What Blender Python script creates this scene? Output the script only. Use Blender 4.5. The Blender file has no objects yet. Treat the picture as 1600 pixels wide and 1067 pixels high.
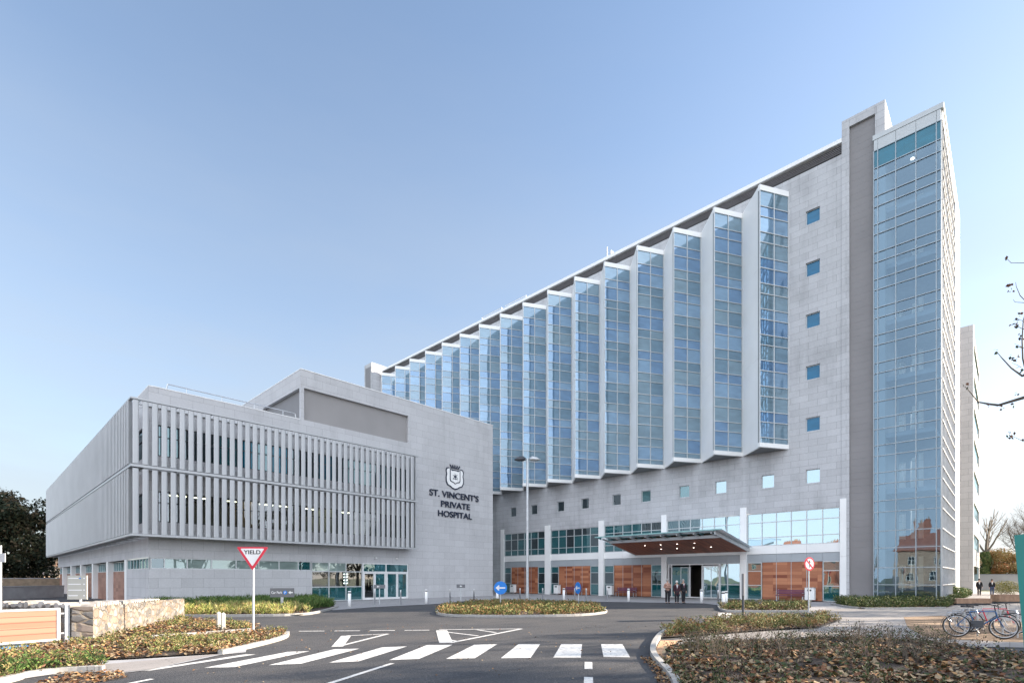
import bpy, bmesh, math, random
import numpy as np
from mathutils import Vector, Matrix
random.seed(7); rng = np.random.default_rng(7)
R_ = math.radians
S = bpy.context.scene
COL = S.collection
# ------------------------------------------------------------------ camera
FPX, CAMH, HYP = 813.0, 1.8, 903.0
FX, FY = 0.7227/1.00012, 0.6913/1.00012
cd = bpy.data.cameras.new('camera'); cam = bpy.data.objects.new('camera', cd); COL.objects.link(cam)
cam.location = (0, 0, CAMH)
YAW = math.atan2(FY, FX) - math.pi/2
cam.rotation_euler = (math.pi/2, 0, YAW)
cd.sensor_width = 36; cd.lens = FPX/1600*36; cd.shift_y = (HYP-533.5)/1600
cd.clip_start = 0.1; cd.clip_end = 3000
S.camera = cam
# ------------------------------------------------------------------ sky and sun
SUN_EL = R_(19.0); SX, SY = 0.815, -0.577
SKYTINT = (.89, .87, .86); VEIL0, VEIL1 = .5, .85
HAZEC = (1.68, 1.85, 2.05); CLOUDR = (2.6, 2.75, 2.85); FILLC = (5.8, 6.2, 7.0); FILL0, FILL1 = -.1, .7
W = bpy.data.worlds.new('World'); S.world = W; W.use_nodes = True
nt = W.node_tree; nt.nodes.clear()
N = nt.nodes.new; Lk = nt.links.new
out = N('ShaderNodeOutputWorld'); bg = N('ShaderNodeBackground'); bg.inputs[1].default_value = 0.095
sky = N('ShaderNodeTexSky'); sky.sky_type = 'NISHITA'; sky.sun_disc = False
sky.sun_elevation = SUN_EL; sky.sun_rotation = math.atan2(SX, SY)
sky.altitude = 0; sky.air_density = 1.0; sky.dust_density = 0.6; sky.ozone_density = 1.6
# thin veil of haze low in the sky, and an unseen bright area added behind the camera to fill the shaded facades
tc = N('ShaderNodeTexCoord'); sp = N('ShaderNodeSeparateXYZ'); Lk(tc.outputs['Generated'], sp.inputs[0])
def noise(sc, stretch, detail):
    mp = N('ShaderNodeMapping'); mp.inputs['Scale'].default_value = stretch; n = N('ShaderNodeTexNoise'); n.inputs['Scale'].default_value = sc; n.inputs['Detail'].default_value = detail; n.inputs['Roughness'].default_value = .55
    Lk(tc.outputs['Generated'], mp.inputs[0]); Lk(mp.outputs[0], n.inputs[0]); return n.outputs[0]
def mrange(src, a, b, c, d):
    r = N('ShaderNodeMapRange'); r.interpolation_type = 'SMOOTHSTEP'
    for i, v in enumerate((a, b, c, d)): r.inputs[i+1].default_value = v
    Lk(src, r.inputs[0]); return r.outputs[0]
def mathn(op, a, b):
    m = N('ShaderNodeMath'); m.operation = op
    for i, v in enumerate((a, b)):
        if isinstance(v, (int, float)): m.inputs[i].default_value = v
        else: Lk(v, m.inputs[i])
    return m.outputs[0]
def mixc(f, a, col):
    m = N('ShaderNodeMix'); m.data_type = 'RGBA'; Lk(f, m.inputs[0]); Lk(a, m.inputs[6]); m.inputs[7].default_value = (*col, 1); return m.outputs[2]
low = mrange(sp.outputs[2], 0.0, .95, 1.0, 0.0)
veil = mathn('MULTIPLY', low, mrange(noise(1.5, (1, 1, 4), 6), .3, .7, VEIL0, VEIL1))
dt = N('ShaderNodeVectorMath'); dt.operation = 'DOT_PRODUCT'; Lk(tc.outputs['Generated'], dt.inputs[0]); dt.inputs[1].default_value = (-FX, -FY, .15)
sky_fill = mathn('MULTIPLY', mrange(dt.outputs['Value'], FILL0, FILL1, 0.0, 1.0), mrange(noise(1.7, (1, 1, 2.2), 7), .35, .62, .62, 1.0))
right = N('ShaderNodeVectorMath'); right.operation = 'DOT_PRODUCT'; Lk(tc.outputs['Generated'], right.inputs[0]); right.inputs[1].default_value = (SX, SY, 0)
rc = mathn('MULTIPLY', mathn('MULTIPLY', mrange(noise(1.9, (1, 1, 2.6), 7), .42, .62, 0, 1.0), mrange(right.outputs['Value'], .1, .6, 0, 1)), mrange(sp.outputs[2], .05, .4, .9, 0))
gain = N('ShaderNodeMix'); gain.data_type = 'RGBA'; gain.blend_type = 'MULTIPLY'; gain.inputs[0].default_value = 1; Lk(sky.outputs[0], gain.inputs[6]); gain.inputs[7].default_value = (*SKYTINT, 1)
c = mixc(veil, gain.outputs[2], HAZEC); c = mixc(rc, c, CLOUDR); c = mixc(sky_fill, c, FILLC)
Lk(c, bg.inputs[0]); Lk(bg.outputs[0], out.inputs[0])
sd = bpy.data.lights.new('sun', 'SUN'); sun = bpy.data.objects.new('sun', sd); COL.objects.link(sun)
sd.energy = 3.9; sd.angle = R_(0.6); sd.color = (1.0, 0.86, 0.70)
sv = Vector((SX*math.cos(SUN_EL), SY*math.cos(SUN_EL), math.sin(SUN_EL)))
sun.rotation_euler = sv.to_track_quat('Z', 'Y').to_euler(); sun.location = (60, -60, 60)
S.view_settings.view_transform = 'Standard'; S.view_settings.look = 'None'
S.view_settings.exposure = 2.0; S.view_settings.gamma = 1.0
S.cycles.max_bounces = 8; S.cycles.transparent_max_bounces = 16
# ------------------------------------------------------------------ ground picking (a pixel of the photo -> a real ground point)
def G(u, v, z=0.0):
    a = (u-800)/FPX; b = (HYP-v)/FPX
    t = (z-CAMH)/b
    return ((FX+FY*a)*t, (FY-FX*a)*t)
# ------------------------------------------------------------------ materials
MATS = {}
def newmat(name):
    m = bpy.data.materials.new(name); m.use_nodes = True
    return m, m.node_tree, m.node_tree.nodes['Principled BSDF']
def ramp(nt, fac, stops):
    r = nt.nodes.new('ShaderNodeValToRGB'); e = r.color_ramp.elements
    while len(e) < len(stops): e.new(.5)
    for i, (p, c) in enumerate(stops): e[i].position = p; e[i].color = (*c, 1)
    nt.links.new(fac, r.inputs[0]); return r.outputs[0]
def vary(c, k): return tuple(max(0, min(1, x*k)) for x in c)
def mat(name, col, rough=.6, metal=0.0, nscale=3.0, namt=.12, bump=0.0, spec=.5, detail=6):
    if name in MATS: return MATS[name]
    m, nt, p = newmat(name)
    p.inputs['Roughness'].default_value = rough; p.inputs['Metallic'].default_value = metal
    p.inputs['Specular IOR Level'].default_value = spec
    t = nt.nodes.new('ShaderNodeTexCoord'); n = nt.nodes.new('ShaderNodeTexNoise')
    n.inputs['Scale'].default_value = nscale; n.inputs['Detail'].default_value = detail
    nt.links.new(t.outputs['Object'], n.inputs[0])
    c = ramp(nt, n.outputs[0], [(.3, vary(col, 1-namt)), (.7, vary(col, 1+namt))])
    nt.links.new(c, p.inputs['Base Color'])
    if bump:
        b = nt.nodes.new('ShaderNodeBump'); b.inputs['Strength'].default_value = bump; b.inputs['Distance'].default_value = .02
        nt.links.new(n.outputs[0], b.inputs['Height']); nt.links.new(b.outputs[0], p.inputs['Normal'])
    MATS[name] = m; return m
def stone(name, col, bw, bh, joint=.012, off=.5, vary_amt=.07, jdark=.55, blotch=.1, rough=.75, paver=False):
    m, nt, p = newmat(name); p.inputs['Roughness'].default_value = rough
    uv = nt.nodes.new('ShaderNodeTexCoord')
    br = nt.nodes.new('ShaderNodeTexBrick'); br.offset = off; br.offset_frequency = 2
    br.inputs['Scale'].default_value = 1; br.inputs['Brick Width'].default_value = bw; br.inputs['Row Height'].default_value = bh
    br.inputs['Mortar Size'].default_value = joint; br.inputs['Mortar Smooth'].default_value = .1; br.inputs['Bias'].default_value = 0
    br.inputs['Color1'].default_value = (*vary(col, 1-vary_amt), 1); br.inputs['Color2'].default_value = (*vary(col, 1+vary_amt), 1)
    br.inputs['Mortar'].default_value = (*vary(col, jdark), 1)
    nt.links.new(uv.outputs['UV'], br.inputs[0])
    n = nt.nodes.new('ShaderNodeTexNoise'); n.inputs['Scale'].default_value = .35; n.inputs['Detail'].default_value = 8; n.inputs['Roughness'].default_value = .65
    nt.links.new(uv.outputs['UV'], n.inputs[0])
    n2 = nt.nodes.new('ShaderNodeTexNoise'); n2.inputs['Scale'].default_value = 9; n2.inputs['Detail'].default_value = 5
    nt.links.new(uv.outputs['UV'], n2.inputs[0])
    st = nt.nodes.new('ShaderNodeTexNoise'); st.inputs['Scale'].default_value = 1; st.inputs['Detail'].default_value = 6; st.inputs['Roughness'].default_value = .6
    sm = nt.nodes.new('ShaderNodeMapping'); sm.inputs['Scale'].default_value = (1.1, .13, 1) if not paver else (1, 1, 1); nt.links.new(uv.outputs['UV'], sm.inputs[0]); nt.links.new(sm.outputs[0], st.inputs[0])
    ml = nt.nodes.new('ShaderNodeMath'); ml.operation = 'MULTIPLY_ADD'; ml.inputs[1].default_value = .5; mh = nt.nodes.new('ShaderNodeMath'); mh.operation = 'MULTIPLY'; mh.inputs[1].default_value = .5
    nt.links.new(n.outputs[0], mh.inputs[0]); nt.links.new(st.outputs[0], ml.inputs[0]); nt.links.new(mh.outputs[0], ml.inputs[2])
    f = ramp(nt, ml.outputs[0], [(.38, (1-blotch,)*3), (.5, (1-blotch*.25,)*3), (.62, (1.0,)*3)])
    f2 = ramp(nt, n2.outputs[0], [(.3, (.9,)*3), (.7, (1.0,)*3)])
    a = nt.nodes.new('ShaderNodeMix'); a.data_type = 'RGBA'; a.blend_type = 'MULTIPLY'; a.inputs[0].default_value = 1
    b = nt.nodes.new('ShaderNodeMix'); b.data_type = 'RGBA'; b.blend_type = 'MULTIPLY'; b.inputs[0].default_value = 1
    nt.links.new(br.outputs['Color'], a.inputs[6]); nt.links.new(f, a.inputs[7])
    nt.links.new(a.outputs[2], b.inputs[6]); nt.links.new(f2, b.inputs[7])
    nt.links.new(b.outputs[2], p.inputs['Base Color'])
    bm_ = nt.nodes.new('ShaderNodeBump'); bm_.inputs['Strength'].default_value = .4; bm_.inputs['Distance'].default_value = .01; bm_.invert = True
    nt.links.new(br.outputs['Fac'], bm_.inputs['Height']); nt.links.new(bm_.outputs[0], p.inputs['Normal'])
    MATS[name] = m; return m
def glass_solid(name, body, refl=.5, tint=(.85, .93, 1.0), wob=.012, rough=.01):
    """coated facade glass: mirror-like coating over a dark room or back-painted pane"""
    m, nt, p = newmat(name); o = nt.nodes['Material Output']
    d = nt.nodes.new('ShaderNodeBsdfDiffuse')
    t = nt.nodes.new('ShaderNodeTexCoord'); n = nt.nodes.new('ShaderNodeTexNoise'); n.inputs['Scale'].default_value = .9; n.inputs['Detail'].default_value = 3
    mpn = nt.nodes.new('ShaderNodeMapping'); mpn.inputs['Scale'].default_value = (1, 1, 3.5)
    nt.links.new(t.outputs['Object'], mpn.inputs[0]); nt.links.new(mpn.outputs[0], n.inputs[0])
    c = ramp(nt, n.outputs[0], [(.35, vary(body, .85)), (.65, vary(body, 1.15))]); nt.links.new(c, d.inputs[0])
    g = nt.nodes.new('ShaderNodeBsdfGlossy'); g.inputs['Color'].default_value = (*tint, 1); g.inputs['Roughness'].default_value = rough
    n2 = nt.nodes.new('ShaderNodeTexNoise'); n2.inputs['Scale'].default_value = .55; n2.inputs['Detail'].default_value = 1
    nt.links.new(t.outputs['Object'], n2.inputs[0])
    b = nt.nodes.new('ShaderNodeBump'); b.inputs['Strength'].default_value = 1; b.inputs['Distance'].default_value = wob
    nt.links.new(n2.outputs[0], b.inputs['Height']); nt.links.new(b.outputs[0], g.inputs['Normal'])
    lw = nt.nodes.new('ShaderNodeLayerWeight'); lw.inputs[0].default_value = .25
    mr = nt.nodes.new('ShaderNodeMapRange'); mr.inputs[3].default_value = refl; mr.inputs[4].default_value = 1.0
    nt.links.new(lw.outputs[0], mr.inputs[0])
    mi = nt.nodes.new('ShaderNodeMixShader'); nt.links.new(mr.outputs[0], mi.inputs[0]); nt.links.new(d.outputs[0], mi.inputs[1]); nt.links.new(g.outputs[0], mi.inputs[2])
    nt.links.new(mi.outputs[0], o.inputs[0]); MATS[name] = m; return m
def glass_clear(name, tint=(.55, .72, .75), refl=.22, gt=(.9, .96, 1)):
    m, nt, p = newmat(name); o = nt.nodes['Material Output']
    tr = nt.nodes.new('ShaderNodeBsdfTransparent'); tr.inputs[0].default_value = (*tint, 1)
    g = nt.nodes.new('ShaderNodeBsdfGlossy'); g.inputs['Color'].default_value = (*gt, 1); g.inputs['Roughness'].default_value = .005
    t = nt.nodes.new('ShaderNodeTexCoord'); n2 = nt.nodes.new('ShaderNodeTexNoise'); n2.inputs['Scale'].default_value = .6; n2.inputs['Detail'].default_value = 1
    nt.links.new(t.outputs['Object'], n2.inputs[0])
    b = nt.nodes.new('ShaderNodeBump'); b.inputs['Strength'].default_value = 1; b.inputs['Distance'].default_value = .0035
    nt.links.new(n2.outputs[0], b.inputs['Height']); nt.links.new(b.outputs[0], g.inputs['Normal'])
    lw = nt.nodes.new('ShaderNodeLayerWeight'); lw.inputs[0].default_value = .25
    mr = nt.nodes.new('ShaderNodeMapRange'); mr.inputs[3].default_value = refl; mr.inputs[4].default_value = 1.0
    nt.links.new(lw.outputs[0], mr.inputs[0])
    mi = nt.nodes.new('ShaderNodeMixShader'); nt.links.new(mr.outputs[0], mi.inputs[0]); nt.links.new(tr.outputs[0], mi.inputs[1]); nt.links.new(g.outputs[0], mi.inputs[2])
    nt.links.new(mi.outputs[0], o.inputs[0]); MATS[name] = m; return m
def emis(name, col, st):
    m, nt, p = newmat(name); p.inputs['Base Color'].default_value = (*col, 1)
    p.inputs['Emission Color'].default_value = (*col, 1); p.inputs['Emission Strength'].default_value = st
    MATS[name] = m; return m
def wood(name, c1, c2, plank=.3, along=1.0, rough=.55):
    """cladding boards: one brick cell per board, colours spread widely"""
    m, nt, p = newmat(name); p.inputs['Roughness'].default_value = rough
    uv = nt.nodes.new('ShaderNodeTexCoord'); br = nt.nodes.new('ShaderNodeTexBrick'); br.offset = .0
    br.inputs['Scale'].default_value = 1; br.inputs['Brick Width'].default_value = along; br.inputs['Row Height'].default_value = plank
    br.inputs['Mortar Size'].default_value = .006; br.inputs['Color1'].default_value = (0, 0, 0, 1); br.inputs['Color2'].default_value = (1, 1, 1, 1)
    br.inputs['Mortar'].default_value = (.3, .3, .3, 1)
    nt.links.new(uv.outputs['UV'], br.inputs[0])
    mpn = nt.nodes.new('ShaderNodeMapping'); mpn.inputs['Scale'].default_value = (.7, 14, 1)
    n = nt.nodes.new('ShaderNodeTexNoise'); n.inputs['Scale'].default_value = 2; n.inputs['Detail'].default_value = 6
    nt.links.new(uv.outputs['UV'], mpn.inputs[0]); nt.links.new(mpn.outputs[0], n.inputs[0])
    a = nt.nodes.new('ShaderNodeMath'); a.operation = 'MULTIPLY_ADD'; a.inputs[1].default_value = .65
    a2 = nt.nodes.new('ShaderNodeMath'); a2.operation = 'MULTIPLY'; a2.inputs[1].default_value = .35
    nt.links.new(n.outputs[0], a2.inputs[0]); nt.links.new(br.outputs['Color'], a.inputs[0]); nt.links.new(a2.outputs[0], a.inputs[2])
    c = ramp(nt, a.outputs[0], [(.1, c1), (.85, c2)]); nt.links.new(c, p.inputs['Base Color'])
    MATS[name] = m; return m
def asphalt():
    m, nt, p = newmat('asphalt')
    t = nt.nodes.new('ShaderNodeTexCoord')
    a = nt.nodes.new('ShaderNodeTexNoise'); a.inputs['Scale'].default_value = 20; a.inputs['Detail'].default_value = 4; a.inputs['Roughness'].default_value = .8
    b = nt.nodes.new('ShaderNodeTexNoise'); b.inputs['Scale'].default_value = .35; b.inputs['Detail'].default_value = 9; b.inputs['Roughness'].default_value = .62
    c = nt.nodes.new('ShaderNodeTexVoronoi'); c.inputs['Scale'].default_value = 45
    for n in (a, b, c): nt.links.new(t.outputs['Object'], n.inputs[0])
    c1 = ramp(nt, a.outputs[0], [(.3, (.035, .036, .04)), (.55, (.072, .072, .075)), (.78, (.22, .21, .20))])
    c2 = ramp(nt, b.outputs[0], [(.36, (.62, .65, .70)), (.5, (.86, .86, .87)), (.64, (1.1, 1.05, 1.0))])
    mx = nt.nodes.new('ShaderNodeMix'); mx.data_type = 'RGBA'; mx.blend_type = 'MULTIPLY'; mx.inputs[0].default_value = 1
    nt.links.new(c1, mx.inputs[6]); nt.links.new(c2, mx.inputs[7])
    # tyre polish running along the road, and a few repaired patches
    tm = nt.nodes.new('ShaderNodeMapping'); tm.inputs['Rotation'].default_value = (0, 0, .55); tm.inputs['Scale'].default_value = (.12, 1.3, 1)
    tn = nt.nodes.new('ShaderNodeTexNoise'); tn.inputs['Scale'].default_value = 1.6; tn.inputs['Detail'].default_value = 7; tn.inputs['Roughness'].default_value = .7
    nt.links.new(t.outputs['Object'], tm.inputs[0]); nt.links.new(tm.outputs[0], tn.inputs[0])
    c3 = ramp(nt, tn.outputs[0], [(.34, (.66, .67, .70)), (.5, (1, 1, 1)), (.66, (1.0, .96, .92))])
    m2 = nt.nodes.new('ShaderNodeMix'); m2.data_type = 'RGBA'; m2.blend_type = 'MULTIPLY'; m2.inputs[0].default_value = 1
    nt.links.new(mx.outputs[2], m2.inputs[6]); nt.links.new(c3, m2.inputs[7])
    nt.links.new(m2.outputs[2], p.inputs['Base Color']); p.inputs['Roughness'].default_value = .82
    bp = nt.nodes.new('ShaderNodeBump'); bp.inputs['Strength'].default_value = .7; bp.inputs['Distance'].default_value = .012
    nt.links.new(c.outputs[0], bp.inputs['Height']); nt.links.new(bp.outputs[0], p.inputs['Normal'])
    MATS['asphalt'] = m; return m
def marking():
    m, nt, p = newmat('road_paint'); p.inputs['Roughness'].default_value = .6
    t = nt.nodes.new('ShaderNodeTexCoord')
    a = nt.nodes.new('ShaderNodeTexNoise'); a.inputs['Scale'].default_value = 9; a.inputs['Detail'].default_value = 8; a.inputs['Roughness'].default_value = .75
    nt.links.new(t.outputs['Object'], a.inputs[0])
    c = ramp(nt, a.outputs[0], [(.30, (.16, .16, .17)), (.43, (.46, .455, .44)), (.54, (.66, .65, .62)), (1, (.72, .71, .68))]); nt.links.new(c, p.inputs['Base Color'])
    MATS['road_paint'] = m; return m
def rubble():
    m, nt, p = newmat('rubble_stone'); DK = .62; p.inputs['Roughness'].default_value = .85
    t = nt.nodes.new('ShaderNodeTexCoord')
    mpn = nt.nodes.new('ShaderNodeMapping'); mpn.inputs['Scale'].default_value = (1, 1.35, 1)
    v = nt.nodes.new('ShaderNodeTexVoronoi'); v.inputs['Scale'].default_value = 4.0; v.inputs['Randomness'].default_value = .85
    ve = nt.nodes.new('ShaderNodeTexVoronoi'); ve.feature = 'DISTANCE_TO_EDGE'; ve.inputs['Scale'].default_value = 4.0; ve.inputs['Randomness'].default_value = .85
    n = nt.nodes.new('ShaderNodeTexNoise'); n.inputs['Scale'].default_value = 9; n.inputs['Detail'].default_value = 7
    nt.links.new(t.outputs['UV'], mpn.inputs[0]); nt.links.new(t.outputs['UV'], n.inputs[0])
    nm = nt.nodes.new('ShaderNodeMix'); nm.data_type = 'RGBA'; nm.inputs[0].default_value = .06
    nt.links.new(mpn.outputs[0], nm.inputs[6]); nt.links.new(n.outputs[1], nm.inputs[7])
    nt.links.new(nm.outputs[2], v.inputs[0]); nt.links.new(nm.outputs[2], ve.inputs[0])
    sx = nt.nodes.new('ShaderNodeSeparateColor'); nt.links.new(v.outputs['Color'], sx.inputs[0])
    c1 = ramp(nt, sx.outputs[0], [(0, (.11, .105, .10)), (.35, (.22, .205, .19)), (.6, (.30, .28, .26)), (.8, (.24, .17, .12)), (1, (.38, .36, .34))])
    c2 = ramp(nt, ve.outputs[0], [(.0, (0, 0, 0)), (.035, (0, 0, 0)), (.06, (1, 1, 1))])
    c3 = ramp(nt, n.outputs[0], [(.3, (.75, .75, .75)), (.7, (1, 1, 1))])
    ml = nt.nodes.new('ShaderNodeMix'); ml.data_type = 'RGBA'; ml.blend_type = 'MULTIPLY'; ml.inputs[0].default_value = 1
    nt.links.new(c1, ml.inputs[6]); nt.links.new(c3, ml.inputs[7])
    mo = nt.nodes.new('ShaderNodeMix'); mo.data_type = 'RGBA'; nt.links.new(c2, mo.inputs[0]); mo.inputs[6].default_value = (.27, .22, .16, 1)
    nt.links.new(ml.outputs[2], mo.inputs[7]); nt.links.new(mo.outputs[2], p.inputs['Base Color'])
    bp = nt.nodes.new('ShaderNodeBump'); bp.inputs['Strength'].default_value = .9; bp.inputs['Distance'].default_value = .05
    cb = ramp(nt, ve.outputs[0], [(0, (0, 0, 0)), (.16, (1, 1, 1))])
    nt.links.new(cb, bp.inputs['Height']); nt.links.new(bp.outputs[0], p.inputs['Normal'])
    MATS['rubble_stone'] = m; return m
M = MATS
asphalt(); marking(); rubble()
stone('granite_tower', (.54, .545, .555), 1.25, .5, joint=.009, vary_amt=.055, jdark=.55, blotch=.22)
stone('granite_wing', (.55, .55, .555), 1.25, .6, joint=.007, vary_amt=.045, jdark=.55, blotch=.13)
stone('granite_rear', (.50, .47, .45), 1.4, .7, joint=.014, vary_amt=.05, jdark=.6)
stone('paving', (.34, .33, .33), .9, .6, joint=.012, vary_amt=.08, jdark=.6, paver=True)
stone('paving_plaza', (.30, .275, .255), .8, .4, joint=.01, vary_amt=.07, jdark=.65, paver=True)
stone('tactile', (.60, .36, .20), .4, .4, joint=.012, vary_amt=.06, jdark=.6, paver=True)
stone('tactile_grey', (.36, .33, .31), 3.0, .12, joint=.022, vary_amt=.05, jdark=.55, paver=True)
stone('ashlar', (.44, .32, .25), .6, .3, joint=.012, vary_amt=.15, jdark=.7)
stone('red_brick', (.34, .13, .085), .23, .075, joint=.008, vary_amt=.2, jdark=1.3)
mat('gravel_brown', (.24, .155, .09), .95, nscale=18, namt=.35, bump=.4)
mat('kerb', (.34, .33, .31), .85, nscale=10, namt=.16, bump=.2)
mat('soil', (.050, .035, .026), 1.0, nscale=14, namt=.5, bump=.9)
mat('grass_ground', (.10, .11, .05), 1.0, nscale=3, namt=.3, bump=.4)
m_, nt_m, p_m = newmat('sun_patch_white'); tl = nt_m.nodes.new('ShaderNodeBsdfTranslucent'); tl.inputs[0].default_value = (.85, .85, .83, 1); nt_m.links.new(tl.outputs[0], nt_m.nodes['Material Output'].inputs[0]); MATS['sun_patch_white'] = m_
mat('white_panel', (.85, .85, .83), .45, nscale=.6, namt=.035)
mat('grey_metal', (.50, .51, .52), .4, metal=.3, nscale=1.2, namt=.05)
mat('louvre_alu', (.46, .47, .475), .42, metal=.25, nscale=.5, namt=.05)
mat('dark_louvre', (.21, .20, .205), .6, nscale=1, namt=.08)
mat('dark_panel', (.23, .22, .22), .55, nscale=.3, namt=.10)
mat('beige_louvre', (.40, .385, .38), .6, nscale=.6, namt=.05)
mat('spandrel_grey', (.36, .39, .41), .4, nscale=.7, namt=.05)
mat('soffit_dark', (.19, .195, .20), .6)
mat('frame', (.55, .57, .57), .4, metal=.3, namt=.03)
mat('black', (.012, .012, .014), .5); mat('charcoal', (.05, .055, .065), .5)
mat('navy', (.012, .02, .045), .4, namt=.03)
mat('room', (.10, .085, .07), .9, nscale=.5, namt=.3); mat('room_light', (.55, .55, .53), .8)
mat('steel', (.62, .63, .64), .3, metal=.8, namt=.05); mat('galv', (.50, .52, .53), .45, metal=.6, nscale=6, namt=.1)
mat('white_paint', (.76, .76, .75), .45, namt=.04); mat('red_paint', (.62, .02, .05), .4, namt=.03); mat('blue_paint', (.01, .19, .62), .4, namt=.03)
mat('sign_beige', (.42, .41, .36), .5, namt=.03); mat('sign_grey', (.14, .145, .155), .45, namt=.04)
mat('teal_board', (.0, .16, .14), .5, nscale=2, namt=.06); mat('purple_slat', (.16, .05, .10), .6, namt=.12); mat('brown_slat', (.16, .06, .04), .6, namt=.15)
mat('bark', (.11, .09, .07), .95, nscale=8, namt=.35, bump=.5); mat('bark_pale', (.20, .17, .14), .95, nscale=8, namt=.3, bump=.4)
mat('concrete', (.34, .34, .35), .8, nscale=2, namt=.12); mat('render_grey', (.40, .38, .37), .85, nscale=.5, namt=.08)
mat('timber_fence', (.25, .19, .13), .8, nscale=2, namt=.25); mat('slate', (.07, .065, .07), .7, namt=.2)
mat('rubber', (.02, .02, .02), .7); mat('bike_blue', (.05, .12, .26), .3, metal=.5); mat('bike_silver', (.45, .47, .50), .3, metal=.8)
mat('skin', (.50, .30, .22), .55, namt=.05); mat('hair_white', (.62, .60, .57), .8); mat('hair_grey', (.30, .28, .26), .8); mat('hair_dark', (.04, .03, .025), .8)
mat('coat_black', (.010, .010, .014), .8); mat('coat_plum', (.045, .012, .02), .8); mat('jacket_tan', (.34, .20, .15), .85, nscale=14, namt=.5)
mat('trouser_dark', (.015, .015, .02), .85); mat('denim', (.05, .07, .13), .85); mat('cloth_white', (.7, .7, .7), .8); mat('tie_red', (.25, .05, .10), .6)
mat('plant_box', (.33, .21, .14), .7, nscale=5, namt=.2); mat('blue_plastic', (.03, .25, .55), .4)
wood('wood_red', (.19, .042, .018), (.52, .22, .11), .26, 1.065); wood('wood_soffit', (.15, .045, .022), (.36, .12, .06), .14, 1.5)
wood('wood_pink', (.20, .09, .06), (.38, .20, .14), .26, .9); wood('gate_wood', (.36, .13, .08), (.46, .19, .125), .16, 3.0)
glass_solid('bay_vision', (.11, .20, .33), .24, (.58, .78, .98)); glass_solid('bay_vision_pale', (.17, .27, .38), .25, (.60, .80, .98))
glass_solid('bay_spandrel', (.11, .19, .25), .22, (.60, .77, .92)); glass_solid('bay_spandrel_grey', (.16, .24, .29), .23, (.62, .78, .90))
glass_solid('window_blue', (.012, .10, .19), .06, (.45, .75, 1)); glass_solid('window_dark', (.008, .012, .014), .22, (.75, .9, .95))
glass_solid('window_teal', (.01, .085, .095), .20, (.7, .92, .95)); glass_solid('window_blind', (.24, .31, .29), .2, (.8, .95, .95))
glass_solid('window_pale', (.04, .11, .13), .42, (.78, .95, 1.0)); glass_solid('stair_spandrel', (.008, .09, .14), .07, (.5, .85, 1))
glass_clear('clear_glass', (.50, .68, .72), .20); glass_clear('stair_glass', (.70, .86, .93), .17, (.52, .74, .92)); glass_clear('end_glass', (.72, .83, .90), .22, (.8, .9, 1))
glass_clear('canopy_glass', (.40, .66, .66), .30)
mat('glass_edge', (.25, .45, .44), .3)
emis('lamp_warm', (1, .78, .5), 5.0); emis('lamp_white', (1, .95, .85), 2.5); mat('frame_dark', (.30, .35, .38), .4, metal=.3, namt=.03); mat('stair_wall', (.16, .18, .20), .8)
mat('end_mullion', (.42, .43, .44), .5)
mat('parapet_grey', (.50, .53, .54), .45, namt=.04)
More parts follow.
